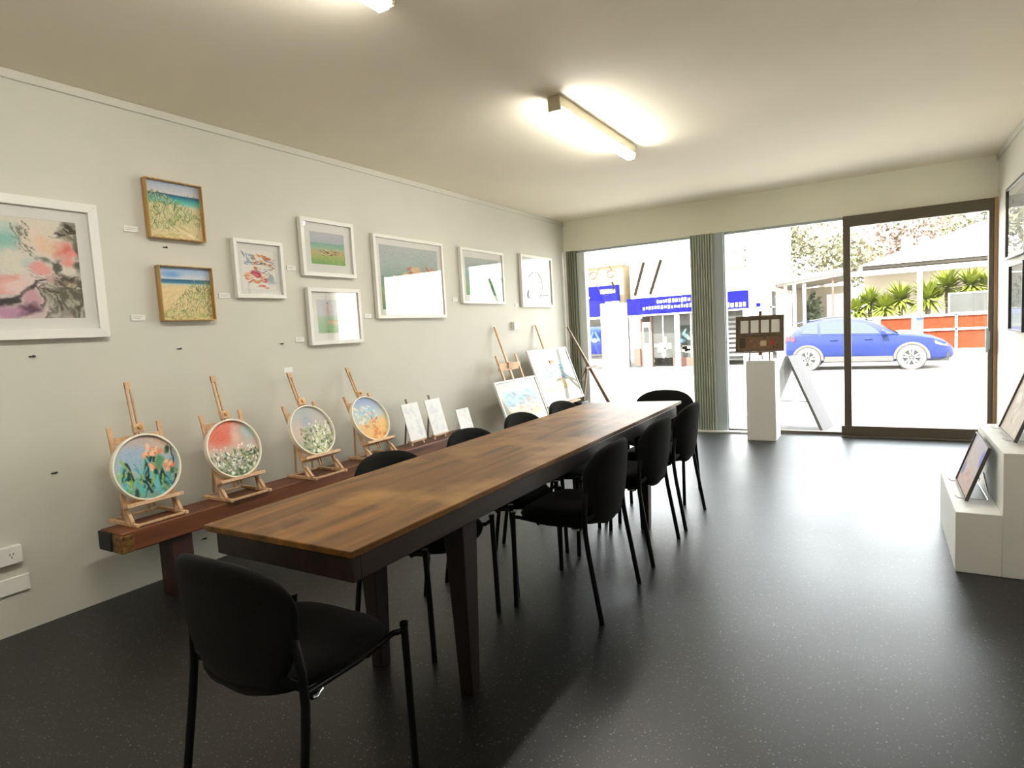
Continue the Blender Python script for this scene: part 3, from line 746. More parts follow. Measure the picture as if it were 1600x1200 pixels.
make_tripod_easel('small dark tripod easel on the bench beside the fourth round painting', (-3.225, 3.775, BZ))
make_tripod_easel('small dark tripod easel on the bench farther from the round paintings', (-3.225, 4.065, BZ))
white_print((-3.187, 3.775, BZ+0.0405), 'white print on the small easel nearest the fourth round painting', P_soft(1, [(214,220,236), (226,226,240), (205,214,226)]))
white_print((-3.187, 4.065, BZ+0.0405), 'white print with pale blue spots on the second small easel', P_soft(2, [(190,214,226), (226,232,240), (214,214,230)]))
wp = white_print((-3.20, 4.47, BZ), 'small pale pink and white card standing at the far end of the bench', P_soft(3, [(226,206,206), (214,214,230), (236,226,220)]), 0.19, 0.20)
MB().bar((-0.115, 0, 0.0), (-0.05, 0, 0.15), 0.03, 0.003).build('back_strut', M['card'], wp)

# ------------------------------------------------------------------ framed pictures
def framed(name, label, cat, loc, rz, w, h, fw, fd, mw, pic, fm, group, glass=True, lean=0.0, mat_m=None, mb=None, gm=None):
    """front is +x, width along y, origin bottom centre at the back"""
    t = thing(name, label, cat, loc, rz, group)
    up = Vector((-lean, 0, 1)).normalized(); n = Vector((1, 0, lean)).normalized()
    def P(y, z, d): return Vector((0, y, 0)) + up*z + n*d
    def slab(b, y0, z0, y1, z1, d0, d1):
        b.hexa([P(y0,z0,d0), P(y1,z0,d0), P(y1,z1,d0), P(y0,z1,d0)], [P(y0,z0,d1), P(y1,z0,d1), P(y1,z1,d1), P(y0,z1,d1)])
    H = w/2; b = MB()
    # mitred frame
    for (A, B) in (((-H,0),(H,0)), ((H,0),(H,h)), ((H,h),(-H,h)), ((-H,h),(-H,0))):
        def inn(p): return (p[0] - math.copysign(fw, p[0]), p[1] + (fw if p[1] == 0 else -fw))
        a, c = inn(A), inn(B)
        b.hexa([P(*A,0), P(*B,0), P(*c,0), P(*a,0)], [P(*A,fd), P(*B,fd), P(*c,fd), P(*a,fd)])
    b.build('frame', fm, t, bevel=0.0015)
    bb = MB(); slab(bb, -H+fw, fw, H-fw, h-fw, 0.002, fd*0.35); bb.build('backing', mat_m or M['matboard'], t)
    d0 = fd*0.35
    mb = mb or (mw, mw, mw, mw)      # left, bottom, right, top
    py0, pz0, py1, pz1 = -H+fw+mb[0], fw+mb[1], H-fw-mb[2], h-fw-mb[3]
    if mw > 0:
        m = MB()
        slab(m, -H+fw, fw, H-fw, pz0, d0, d0+0.003); slab(m, -H+fw, pz1, H-fw, h-fw, d0, d0+0.003)
        slab(m, -H+fw, pz0, py0, pz1, d0, d0+0.003); slab(m, py1, pz0, H-fw, pz1, d0, d0+0.003)
        m.build('mat_board', mat_m or M['matboard'], t)
    sheet('artwork', pic, t, lambda u, v: P(py0+(py1-py0)*u, pz1-(pz1-pz0)*v, d0+0.0015), M['paper'] if glass else M['paint'])
    if glass:
        g = MB(); dg = fd*0.72; g.add([P(-H+fw,fw,dg), P(H-fw,fw,dg), P(H-fw,h-fw,dg), P(-H+fw,h-fw,dg)], [(0,1,2,3)])
        g.build('glass', gm or M['pglass'], t)
    return t

def P_floral():
    p = Pic(150, 124, (226, 214, 200)); p.vgrad([(0, (228, 222, 208)), (0.5, (226, 218, 206)), (1, (212, 190, 188))])
    p.blob(0.50, 0.22, 0.20, 0.17, (150, 200, 188), 0.5, 0.7); p.blob(0.46, 0.10, 0.2, 0.1, (206, 220, 206), 0, 0.8)
    p.blob(0.74, 0.20, 0.22, 0.18, (238, 218, 200), 0.2, 0.7); p.blob(0.97, 0.12, 0.13, 0.14, (74, 70, 60), 0.5, 0.6); p.blob(1.0, 0.36, 0.07, 0.22, (96, 92, 78), 0, 0.6)
    p.blob(0.90, 0.32, 0.11, 0.12, (228, 120, 110), 0.7, 0.7); p.blob(0.93, 0.37, 0.08, 0.08, (240, 150, 144), 0, 0.6); p.blob(0.80, 0.28, 0.1, 0.1, (240, 206, 176), 0.2, 0.7)
    p.blob(0.56, 0.50, 0.16, 0.14, (228, 224, 206), 0, 0.7); p.blob(0.66, 0.45, 0.09, 0.08, (206, 212, 204), 0, 0.7)
    p.blob(0.95, 0.78, 0.30, 0.24, (92, 90, 76), 0.1, 0.45); p.blob(0.90, 0.60, 0.17, 0.08, (82, 76, 66), 0.5, 0.5); p.blob(0.93, 0.63, 0.10, 0.035, (190, 176, 144), 0.6, 0.5)
    p.blob(0.72, 0.48, 0.10, 0.06, (234, 166, 164), 0.1, 0.4); p.blob(0.76, 0.405, 0.10, 0.045, (128, 126, 114), 0.35, 0.6); p.blob(0.83, 0.47, 0.035, 0.09, (92, 88, 78), 0.5, 0.5)
    p.blob(0.44, 0.68, 0.14, 0.12, (232, 134, 130), 0, 0.6); p.blob(0.55, 0.66, 0.2, 0.10, (240, 208, 202), -0.4, 0.7); p.blob(0.52, 0.60, 0.08, 0.05, (236, 170, 160), 0, 0.7)
    p.stroke((0.34, 0.96), (0.78, 0.58), 0.03, (64, 50, 54), 0.7); p.stroke((0.36, 0.93), (0.52, 0.84), 0.05, (60, 48, 58), 0.7); p.blob(0.46, 0.87, 0.08, 0.03, (44, 38, 42), -0.4, 0.6)
    p.blob(0.64, 0.80, 0.10, 0.12, (208, 160, 172), 0.5, 0.5); p.blob(0.60, 0.92, 0.16, 0.07, (96, 60, 84), -0.3, 0.6); p.blob(0.50, 0.95, 0.14, 0.06, (196, 146, 176), 0, 0.6)
    p.blob(0.78, 0.58, 0.05, 0.04, (204, 150, 156), 0.4, 0.5)
    p.strokes(46, (0.72, 0.72, 0.99, 0.95), (0.04, 0.16), (0.008, 0.022), (1.2, 1.9), [(156, 154, 138), (112, 110, 94), (64, 62, 54), (186, 186, 168), (84, 82, 70)], 0.6)
    p.strokes(40, (0.54, 0.06, 0.68, 0.34), (0.02, 0.07), (0.004, 0.012), (0.6, 1.5), [(126, 122, 106), (92, 90, 80), (196, 192, 176)], 0.7)
    p.strokes(46, (0.64, 0.52, 0.98, 0.72), (0.03, 0.10), (0.003, 0.010), (-0.9, 0.7), [(44, 40, 36), (136, 116, 104), (196, 156, 156), (220, 206, 190)], 0.7)
    p.strokes(20, (0.82, 0.04, 1.0, 0.2), (0.03, 0.10), (0.006, 0.014), (-0.3, 0.9), [(60, 58, 50), (170, 160, 140), (220, 206, 190)], 0.7)
    p.blob(0.2, 0.5, 0.25, 0.4, (150, 146, 130), 0, 0.7)
    return p.warp(0.022, 11).warp(0.008, 30).noise(0.012)
def P_dune(left):
    p = Pic(112, 98, (206, 194, 160))
    p.vgrad([(0, (168, 182, 200)), (0.10, (186, 190, 204)), (0.20, (206, 202, 202)), (0.215, (44, 92, 122)), (0.25, (56, 128, 146)), (0.30, (76, 170, 166)), (0.37, (140, 196, 176)), (0.40, (206, 198, 158)), (1, (212, 194, 150))])
    if not left:
        p.vgrad([(0, (150, 176, 214)), (0.10, (170, 190, 216)), (0.22, (206, 208, 212)), (0.235, (40, 96, 128)), (0.29, (64, 120, 146)), (0.32, (190, 200, 190)), (0.36, (222, 198, 152)), (1, (216, 192, 146))])
        p.blob(0.25, 0.14, 0.3, 0.08, (112, 160, 212), 0, 0.8)
    gr = [(96,126,66), (126,150,80), (160,172,106), (78,100,56), (190,184,128), (140,160,100), (206,204,160), (112,136,92)]
    n = 0
    while n < 620:
        x, y = rng.uniform(-0.02, 1.02), rng.uniform(0, 1.05)
        if left:
            top = 0.16 + 0.10*x + 0.55*max(0, x-0.25)**1.2*0.9; bot = 0.86 - 0.10*x
            if y < top or y > bot or (x > 0.55 and y > 0.75 - 0.1*rng.random()): 
                if rng.random() > 0.02: continue
        else:
            edge = 0.92 - 0.95*x
            if y < max(edge, 0.30 - 0.08*rng.random()) : continue
        a = rng.uniform(-2.2, -0.7) if rng.random() < 0.75 else rng.uniform(0, 3.1); L_ = rng.uniform(0.025, 0.09)
        p.stroke((x, y), (x+L_*math.cos(a), y+L_*math.sin(a)), rng.uniform(0.004, 0.011), gr[rng.integers(8)], 0.6, 0.75); n += 1
    if left:
        p.strokes(40, (0.35, 0.74, 1.0, 1.0), (0.08, 0.22), (0.006, 0.016), (0.35, 0.8), [(222,204,160), (206,186,136), (232,218,180), (180,170,110)], 0.8)
        p.strokes(20, (0.0, 0.88, 0.5, 1.0), (0.08, 0.2), (0.006, 0.016), (-0.2, 0.4), [(222,204,160), (206,186,136), (170,170,100)], 0.8)
        p.stroke((0.2, 0.205), (1.0, 0.235), 0.012, (44, 92, 122), 0.6)
    else:
        p.strokes(34, (0.0, 0.45, 0.45, 0.85), (0.08, 0.22), (0.006, 0.016), (-0.9, -0.3), [(226,200,150), (214,184,132), (232,212,170)], 0.7)
        p.strokes(30, (0, 0.86, 0.9, 1.0), (0.08, 0.22), (0.006, 0.016), (-0.4, 0.2), [(214,208,150), (186,186,120), (160,164,100)], 0.8)
    return p.noise(0.02)
def P_abstract():
    p = Pic(84, 90, (238, 234, 226))
    p.scatter(30, (0.1, 0.55, 0.85, 0.95), (0.05, 0.13), [(214,110,110), (226,150,110), (232,180,120), (206,90,110), (238,196,140)], (-0.5, 0.5), 0.35, 0.8)
    p.scatter(22, (0.35, 0.15, 0.95, 0.5), (0.03, 0.1), [(230,170,110), (206,130,80), (240,206,160), (196,110,70)], (-0.6, 0.6), 0.35, 0.8)
    p.scatter(14, (0.05, 0.1, 0.35, 0.5), (0.03, 0.1), [(150,176,196), (110,130,160), (200,214,220)], (0.5, 1.4), 0.4, 0.8)
    p.blob(0.4, 0.62, 0.17, 0.12, (196,60,86), 0, 0.4); p.blob(0.4, 0.64, 0.1, 0.06, (226,110,120), 0, 0.5); p.blob(0.85, 0.75, 0.12, 0.18, (170,180,186), 0, 0.6)
    p.strokes(16, (0.2, 0.2, 0.9, 0.6), (0.1, 0.3), (0.005, 0.012), (-0.5, 0.9), [(80,60,56), (120,80,60), (60,60,70)])
    return p.warp(0.03, 7).noise(0.02)
def P_land(cow):
    p = Pic(96, 80, (200,205,200)); p.vgrad([(0, (190, 190, 196)), (0.3, (180, 186, 192)), (0.36, (130, 176, 166)), (0.5, (160, 192, 160)), (0.6, (196, 176, 130)), (0.75, (176, 186, 120)), (1, (130, 176, 110))])
    if cow:
        p.scatter(26, (0.25, 0.52, 0.98, 0.72), (0.03, 0.07), [(196,140,100), (226,196,160), (170,110,84), (236,220,200), (120,90,80)], (-0.3, 0.5), 0.4)
        p.strokes(40, (0, 0.75, 1, 1), (0.03, 0.08), (0.006, 0.014), (-2.0, -1.1), [(110,170,96), (150,196,120), (186,200,130)])
    else:
        p.vgrad([(0, (206, 206, 208)), (0.45, (200, 202, 206)), (0.55, (170, 196, 170)), (1, (150, 186, 140))])
        p.blob(0.30, 0.32, 0.035, 0.26, (222, 170, 150), 0, 0.4); p.blob(0.3, 0.1, 0.025, 0.04, (190,120,110), 0, 0.4)
        p.strokes(22, (0.28, 0.6, 0.9, 0.75), (0.1, 0.25), (0.012, 0.03), (0.05, 0.35), [(222,160,110), (236,196,150), (206,140,96)])
        p.scatter(20, (0.6, 0.5, 0.95, 0.62), (0.03, 0.06), [(120,160,130), (90,130,120)], (0, 1), 0.4); p.strokes(30, (0, 0.75, 1, 1), (0.05, 0.1), (0.006, 0.016), (-1.0, 0.2), [(130,180,120), (170,200,150)])
        p.blob(0.62, 0.36, 0.03, 0.02, (70,70,80), 0, 0.4)
    return p.noise(0.02)
def P_coast(seed, warm):
    p = Pic(90, 78, (200,210,205)); p.vgrad([(0, (186, 192, 190)), (0.3, (170, 184, 180)), (0.5, (140, 170, 156)), (0.75, (144, 160, 116)), (1, (110, 150, 100))])
    p.scatter(30, (0.05, 0.35, 0.95, 0.9), (0.05, 0.12), [(214,150,110), (196,110,84), (226,190,150)] if warm else [(110,170,110), (150,190,140), (90,140,100)], (0, 3), 0.5)
    p.scatter(16, (0.0, 0.6, 1, 1), (0.05, 0.12), [(100,160,110), (150,190,130)], (0, 3), 0.4)
    return p.warp(0.04, 7).noise(0.02)
def P_grey():
    p = Pic(60, 60, (150,150,148)); p.scatter(30, (0.1, 0.15, 0.9, 0.9), (0.05, 0.14), [(110,110,110), (140,140,138), (90,92,92), (176,176,174)], (0, 3), 0.5); p.blob(0.65, 0.5, 0.06, 0.12, (40,40,40), 0.4, 0.5); return p.noise(0.015)

GW = 'white framed pictures on the left wall'
def wall_pic(label, y0, y1, z0, z1, fw, fd, mw, pic, fm, glass=True, group=GW, mb=None, name='framed_picture'):
    """y0..y1 and z0..z1 as measured on the wall plane; the face stands off the wall by fd"""
    k = 0.990; zz = lambda z: CAM_H + (z-CAM_H)*k
    a, b_ = y0, y1*k
    return framed(name, label, 'picture', (XL+0.004, (a+b_)/2, zz(z0)), 0, b_-a, zz(z1)-zz(z0), fw, fd, mw, pic, fm, group, glass, mb=mb)
wall_pic('large white framed pink and black floral abstract at the left edge of the photo', 0.86, 1.700, 1.372, 2.052, 0.045, 0.034, 0.055, P_floral(), M['frame_white'])
wall_pic('oak framed dune painting with grass at left, the upper of the two', 1.940, 2.290, 1.916, 2.245, 0.006, 0.045, 0, P_dune(True), M['oak'], False, 'oak framed dune canvases on the left wall')
wall_pic('oak framed dune painting with grass at right, the lower of the two', 1.965, 2.308, 1.451, 1.765, 0.006, 0.045, 0, P_dune(False), M['oak'], False, 'oak framed dune canvases on the left wall')
wall_pic('small white framed red and orange abstract right of the dune paintings', 2.450, 2.848, 1.591, 1.966, 0.024, 0.035, 0.035, P_abstract(), M['frame_white'])
wall_pic('white framed landscape with a brown strip of field, above the lighthouse picture', 2.984, 3.522, 1.757, 2.169, 0.028, 0.035, 0.062, P_land(True), M['frame_white'])
wall_pic('white framed picture of a pink lighthouse by a beach, below the field landscape', 3.003, 3.547, 1.262, 1.674, 0.028, 0.035, 0.055, P_land(False), M['frame_white'])
wall_pic('largest white framed coastal print in the middle of the wall, full of window reflections', 3.695, 4.648, 1.445, 2.128, 0.026, 0.035, 0.05, P_coast(1, True), M['frame_white'])
wall_pic('white framed green landscape, second from the window end of the wall', 4.877, 5.715, 1.580, 2.125, 0.026, 0.035, 0.06, P_coast(2, False), M['frame_white'])
wall_pic('white framed pale grey print, nearest the window on the left wall', 6.032, 6.860, 1.550, 2.150, 0.030, 0.035, 0.07, P_grey(), M['frame_white'])

# ------------------------------------------------------------------ little things on the left wall
def wall_label(y, z, label, w=0.075, h=0.032):
    t = thing('wall_label', label, 'label', (XL, y, z), 0, 'small white picture labels on the left wall')
    MB().box((0, -w/2, -h/2), (0.006, w/2, h/2)).build('holder', M['plastic'], t, bevel=0.001)
    b = MB()
    for i in range(2): b.box((0.006, -w*0.40, 0.004-0.009*i), (0.0063, w*(0.30-0.15*i), 0.006-0.009*i))
    b.build('print_lines', M['ink'], t)
for y, z, lb in ((1.860, 1.948, 'small white label on the wall left of the upper dune painting'), (1.850, 1.470, 'small white label on the wall left of the lower dune painting'),
                 (2.380, 1.600, 'small white label on the wall left of the small red abstract'), (2.905, 1.800, 'small white label on the wall left of the brown field landscape'), (2.925, 1.308, 'small white label left of the lighthouse picture'),
                 (3.610, 1.466, 'small white label left of the largest coastal print'), (4.790, 1.614, 'small white label left of the green landscape'), (5.950, 1.572, 'small white label left of the pale grey print')):
    wall_label(y, z, lb)
def hook(y, z, label):
    t = thing('wall_hook', label, 'hook', (XL, y, z), 0, 'bare picture hooks and screws in the left wall')
    MB().tube([(0, 0, 0), (0.014, 0, -0.002), (0.016, 0, 0.006)], 0.003, 8).build('pin', M['hole'], t)
    MB().box((0, -0.014, -0.004), (0.003, 0.014, 0.003)).build('plate', M['hole'], t)
for y, z, lb in ((1.341, 1.291, 'bare dark hook in the wall under the large floral abstract'), (1.374, 0.716, 'dark screw low on the wall, left of the first easel'), (2.041, 1.866, 'small hook in the wall between the two dune paintings'),
                 (2.063, 1.289, 'small hook in the wall under the lower dune painting'), (2.774, 1.286, 'small hook in the wall left of the lighthouse picture label'), (2.10, 0.150, 'small dark hook low on the wall below the bench')):
    hook(y, z, lb)
def outlet(y, z, w, h, label, sockets, d=0.03):
    t = thing('power_outlet', label, 'outlet', (XL, y, z), 0, 'white power outlets on the left wall')
    MB().box((0, -w/2, -h/2), (d, w/2, h/2)).build('cover_plate', M['plastic'], t, bevel=0.004)
    for k in range(sockets):
        yy = (k-(sockets-1)/2)*w*0.45; b = MB()
        for a, bb in ((-0.007, 0.006), (0.007, 0.006), (0, -0.008)): b.box((d, yy+a-0.0015, bb-0.005), (d+0.001, yy+a+0.0015, bb+0.005))
        b.build('socket_slots', M['hole'], t)
        MB().box((d, yy-0.005, h*0.28-0.003), (d+0.003, yy+0.005, h*0.28+0.006)).build('switch', M['white'], t)
outlet(1.120, 0.378, 0.155, 0.085, 'double white power outlet low on the wall at the left edge', 2)
outlet(1.125, 0.232, 0.190, 0.078, 'blank white cover plate below the double power outlet', 0, 0.012)
outlet(5.853, 1.345, 0.085, 0.085, 'small white outlet on the wall between the grey print and the floor easels', 1, 0.04)

# ------------------------------------------------------------------ big easels with framed prints near the window
def floor_easel(label, loc, width, top, tray_z, zu):
    e = thing('floor_easel', label, 'easel', loc, 0, 'light wood floor easels by the left wall')
    k = 0.345
    def X(z): return 0.222 - k*z
    for s in (-1, 1):
        MB().bar((X(0), s*width/2, 0), (X(zu), s*width/2, zu), 0.026, 0.020).build('upright', M['easel_pale'], e, bevel=0.002)
    MB().bar((X(0.05)-0.012, 0, 0.05), (X(top)-0.012, 0, top), 0.030, 0.018).build('mast', M['easel_pale'], e, bevel=0.002)
    MB().bar((X(zu-0.12), -width/2-0.02, zu-0.12), (X(zu-0.12), width/2+0.02, zu-0.12), 0.075, 0.016, side=(0,0,1)).build('cross_bar', M['easel_pale'], e, bevel=0.002)
    MB().bar((X(0.16), -width/2, 0.16), (X(0.16), width/2, 0.16), 0.05, 0.016, side=(0,0,1)).build('cross_bar', M['easel_pale'], e, bevel=0.002)
    MB().box((X(tray_z)-0.01, -width/2-0.12, tray_z-0.018), (X(tray_z)+0.065, width/2+0.12, tray_z)).build('tray', M['easel_pale'], e, bevel=0.002)
    MB().box((X(zu-0.10)+0.0, -0.05, zu-0.14), (X(zu-0.10)+0.03, 0.05, zu-0.075)).build('clamp', M['easel'], e, bevel=0.003)
    MB().bar((-0.245, 0, 0.0), (X(zu-0.25)-0.02, 0, zu-0.25), 0.024, 0.018).build('rear_leg', M['easel'], e)
    return e
floor_easel('light wood floor easel holding the lower coastal print by the left wall', (-3.205, 5.43, 0), 0.38, 1.34, 0.335, 1.045)
floor_easel('light wood floor easel nearest the windows holding the taller print', (-3.205, 6.32, 0), 0.38, 1.34, 0.440, 1.00)
GE = 'white framed prints on the floor easels'
def P_shore(seed):
    p = Pic(60, 60, (206,206,200)); p.vgrad([(0, (176, 182, 178)), (0.2, (140, 168, 178)), (0.5, (120, 158, 166)), (0.7, (176, 168, 140)), (1, (160, 148, 100))])
    p.scatter(24, (0.1, 0.15, 0.9, 0.6), (0.05, 0.12), [(104,148,160), (140,170,176), (90,120,132)], (0, 1), 0.5)
    p.scatter(14, (0.3, 0.4, 0.9, 0.95), (0.05, 0.1), [(186,126,104), (170,96,76), (160,144,80)] , (0, 3), 0.5); return p.noise(0.02)
framed('framed_print', 'white framed shore print on the floor easel farther from the windows', 'picture', (-3.205+0.222-0.345*0.337+0.014, 5.412, 0.337), 0, 0.83, 0.48, 0.018, 0.022, 0.07, P_shore(1), M['frame_white'], GE, True, lean=0.36, mat_m=M['mat_dim'], gm=M['eglass'])
framed('framed_print', 'tall white framed print on the floor easel nearest the windows', 'picture', (-3.205+0.222-0.345*0.442+0.014, 6.325, 0.442), 0, 0.97, 0.65, 0.020, 0.022, 0.13, P_shore(2), M['frame_white'], GE, True, lean=0.36, mat_m=M['mat_dim'], gm=M['eglass'])
bx = thing('black_box', 'small black box under the easel by the left window post', 'box', (-3.09, 6.66, 0))
MB().box((-0.06, -0.09, 0), (0.06, 0.09, 0.385)).build('box_body', M['black_frame'], bx, bevel=0.006)
MB().box((-0.064, -0.094, 0.385), (0.064, 0.094, 0.402)).build('lid', M['black_frame'], bx, bevel=0.004)

# dark timber easel standing in front of the left window, seen from its side
e = thing('wooden_tripod_easel', 'brown wooden tripod easel in front of the left window, seen from the side', 'easel', (-2.9, 6.85, 0))
xx = lambda z: -3.30+2.9 + (1.29-z)*0.545
MB().bar((xx(0), 0.0, 0), (xx(1.30), 0.0, 1.30), 0.050, 0.050, w2=0.024, h2=0.020).build('front_leg', M['easel_dark'], e, bevel=0.003)
MB().bar((xx(0.86), 0.02, 0.86), (-0.30, 0.02, 0.0), 0.026, 0.020).build('rear_leg', M['easel_dark'], e, bevel=0.002)
MB().bar((xx(0.84), 0.0, 0.84), (xx(0.84)-0.10, 0.02, 0.64), 0.018, 0.014).build('brace', M['easel_dark'], e)
MB().bar((xx(0.80)+0.02, -0.16, 0.80), (xx(0.80)+0.02, 0.16, 0.80), 0.02, 0.02, side=(0,0,1)).build('ledge', M['easel_dark'], e)
# ------------------------------------------------------------------ right side: stepped plinth, prints, wall pictures
t = thing('stepped_plinth', 'white two step display plinth against the right wall', 'plinth', (0.60, 4.0, 0))
MB().box((-0.298, -0.44, 0), (-0.118, 0.44, 0.297)).build('lower_step', M['plinth'], t, bevel=0.003)
MB().box((-0.118, -0.44, 0), (0.306, 0.44, 0.594)).build('upper_step', M['plinth'], t, bevel=0.003)
def P_sea():
    p = Pic(60, 44, (190,186,184)); p.vgrad([(0, (176, 172, 190)), (0.4, (186, 176, 176)), (1, (196, 170, 160))])
    p.blob(0.85, 0.25, 0.16, 0.2, (110, 116, 214), 0, 0.5); p.scatter(18, (0.1, 0.3, 0.8, 0.9), (0.05, 0.12), [(206,150,130), (196,170,170), (176,150,160)], (0, 3), 0.5); p.blob(0.12, 0.7, 0.12, 0.16, (120,130,196), 0, 0.5)
    return p.noise(0.02)
def P_sand():
    p = Pic(50, 50, (196,184,170)); p.scatter(30, (0, 0, 1, 1), (0.06, 0.16), [(206,194,176), (176,168,156), (214,206,196), (170,150,130)], (0, 3), 0.5); return p.noise(0.02)
def leaning(name, label, loc, rz, w, h, lean, pic, dark):
    t = framed(name, label, 'picture', loc, rz, w, h, 0.006, 0.016, 0, pic, M['grey_frame'], 'box framed prints on the stepped plinth', False, lean=lean, mat_m=dark)
    b = MB()
    for s in (-1, 1):
        y = s*w*0.40
        b.tube([(0.05, y, 0.016), (0.035, y, 0.004), (-0.085, y, 0.004), (-0.092, y, 0.02), (-lean*h*0.55-0.012, y, h*0.5)], 0.003, 8)
    b.tube([(-0.085, -w*0.40, 0.004), (-0.085, w*0.40, 0.004)], 0.003, 8)
    b.build('wire_stand', M['chrome'], t, smooth=60); return t
leaning('box_framed_print', 'box framed pastel print with a blue patch leaning on the lower plinth step', (0.368, 3.965, 0.306), PI, 0.47, 0.290, 0.34, P_sea(), M['grey_frame'])
leaning('box_framed_print', 'box framed sandy print leaning on the upper plinth step', (0.560, 3.985, 0.606), PI, 0.46, 0.46, 0.36, P_sand(), M['grey_frame'])
wl = thing('wall_ledge', 'narrow white ledge on the right wall beyond the plinth', 'ledge', (XR, 5.9, 0.73))
MB().box((-0.075, -0.5, 0), (0, 0.45, 0.02)).build('shelf_board', M['white'], wl, bevel=0.003)
MB().box((-0.012, -0.5, -0.06), (0, 0.45, 0)).build('back_strip', M['white'], wl, bevel=0.002)
GR = 'dark framed pictures on the right wall'
def P_pale(c): 
    p = Pic(40, 40, c); p.scatter(20, (0.1, 0.1, 0.9, 0.9), (0.05, 0.15), [(170,186,196), (150,160,160), (200,204,200), (110,120,130)], (0, 3), 0.5, 0.6); return p
framed('framed_picture', 'dark framed glazed picture high on the right wall, the upper of the two', 'picture', (XR-0.002, 6.13, 1.640), PI, 0.80, 0.572, 0.020, 0.036, 0.06, P_pale((206,208,204)), M['grey_frame'], GR, True)
framed('framed_picture', 'dark framed glazed picture on the right wall, the lower of the two', 'picture', (XR-0.002, 6.06, 1.065), PI, 0.575, 0.525, 0.016, 0.036, 0.05, P_pale((196,200,200)), M['black_frame'], GR, True)

# ------------------------------------------------------------------ pedestal with display board
t = thing('display_pedestal', 'tall white square pedestal in front of the middle window', 'pedestal', (-1.078, 6.915, 0))
MB().box((-0.143, -0.155, 0.0), (0.143, 0.155, 0.832)).build('column', M['plinth'], t, bevel=0.003)
MB().box((-0.140, -0.152, 0.832), (0.140, 0.152, 0.838)).build('top_cap', M['plinth'], t, bevel=0.002)
e = thing('mini_easel', 'small brown easel on the white pedestal holding the display board', 'easel', (-1.09, 6.86, 0.838), -PI/2)
for s in (-1, 1):
    MB().bar((0.06, s*0.10, 0), (0.0, s*0.085, 0.30), 0.014, 0.012).build('leg', M['easel_dark'], e)
MB().bar((0.02, 0, 0.05), (-0.055, 0, 0.51), 0.030, 0.014).build('mast', M['easel_dark'], e)
MB().bar((-0.13, 0, 0), (-0.035, 0, 0.36), 0.014, 0.012).build('rear_leg', M['easel_dark'], e)
MB().box((0.02, -0.16, 0.080), (0.085, 0.16, 0.092)).build('tray', M['easel_dark'], e)
s_ = thing('display_board', 'brown display board with four pale cards on the pedestal easel', 'board', (-1.087, 6.80, 0.932), -PI/2)
kb = 0.14
def BP(u, v, d): return Vector((-kb*v*0.372 + d + 0.0, (u-0.5)*0.47, v*0.372))
MB().hexa([BP(0,0,-0.012), BP(1,0,-0.012), BP(1,0,0.0), BP(0,0,0.0)], [BP(0,1,-0.012), BP(1,1,-0.012), BP(1,1,0.0), BP(0,1,0.0)]).build('board', M['brown_board'], s_)
fr = MB()
for (u0, v0, u1, v1) in ((0,0,1,0.05), (0,0.93,1,1), (0,0.05,0.035,0.93), (0.965,0.05,1,0.93), (0.035,0.44,0.965,0.475)):
    fr.hexa([BP(u0,v0,0), BP(u1,v0,0), BP(u1,v0,0.012), BP(u0,v0,0.012)], [BP(u0,v1,0), BP(u1,v1,0), BP(u1,v1,0.012), BP(u0,v1,0.012)])
fr.build('board_frame', M['brown_board'], s_)
for k in range(4):
    u0 = 0.10 + k*0.215
    MB().hexa([BP(u0,0.52,0.001), BP(u0+0.165,0.52,0.001), BP(u0+0.165,0.52,0.005), BP(u0,0.52,0.005)], [BP(u0,0.87,0.001), BP(u0+0.165,0.87,0.001), BP(u0+0.165,0.87,0.005), BP(u0,0.87,0.005)]).build('card', M['matboard'], s_)
p = Pic(60, 24, (120, 92, 66)); p.scatter(26, (0.05, 0.1, 0.95, 0.9), (0.06, 0.16), [(150,110,70), (96,70,50), (130,100,70), (80,60,46)], (0, 3), 0.6)
p.blob(0.78, 0.5, 0.14, 0.3, (170, 60, 50), 0.2, 0.5); p.rect(0.52, 0.35, 0.66, 0.75, (206, 180, 140)); p.rect(0.05, 0.1, 0.18, 0.9, (70, 54, 40))
sheet('picture_strip', p, s_, lambda u, v: BP(0.04+0.92*u, 0.43-0.37*v, 0.002))

# ================================================================== OUTSIDE
RZ = -0.40
struct(MB().box((-60, D+0.02, -0.22), (40, 9.1, -0.10)).build('footpath', M['foot']))
struct(MB().box((-60, 9.1, -0.6), (40, 80, RZ)).build('road', M['road']))
struct(MB().box((-60, 22.2, -0.45), (-2.5, 23.2, RZ+0.02)).build('far_footpath', M['foot']))

# sandwich board on the footpath
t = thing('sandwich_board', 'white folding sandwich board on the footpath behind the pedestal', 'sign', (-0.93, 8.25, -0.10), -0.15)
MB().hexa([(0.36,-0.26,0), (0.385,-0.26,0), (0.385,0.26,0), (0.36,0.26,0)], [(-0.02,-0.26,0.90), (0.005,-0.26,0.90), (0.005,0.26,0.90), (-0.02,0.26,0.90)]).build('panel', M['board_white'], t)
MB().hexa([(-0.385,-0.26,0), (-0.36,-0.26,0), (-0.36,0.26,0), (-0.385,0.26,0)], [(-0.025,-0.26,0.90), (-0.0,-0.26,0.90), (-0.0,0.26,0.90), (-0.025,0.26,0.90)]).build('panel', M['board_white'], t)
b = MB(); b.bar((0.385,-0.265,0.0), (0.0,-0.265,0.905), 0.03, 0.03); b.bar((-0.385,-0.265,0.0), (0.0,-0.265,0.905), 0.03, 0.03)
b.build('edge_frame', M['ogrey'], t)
MB().bar((-0.22,-0.24,0.36), (0.22,-0.24,0.36), 0.012, 0.012).build('stay', M['ogrey'], t)

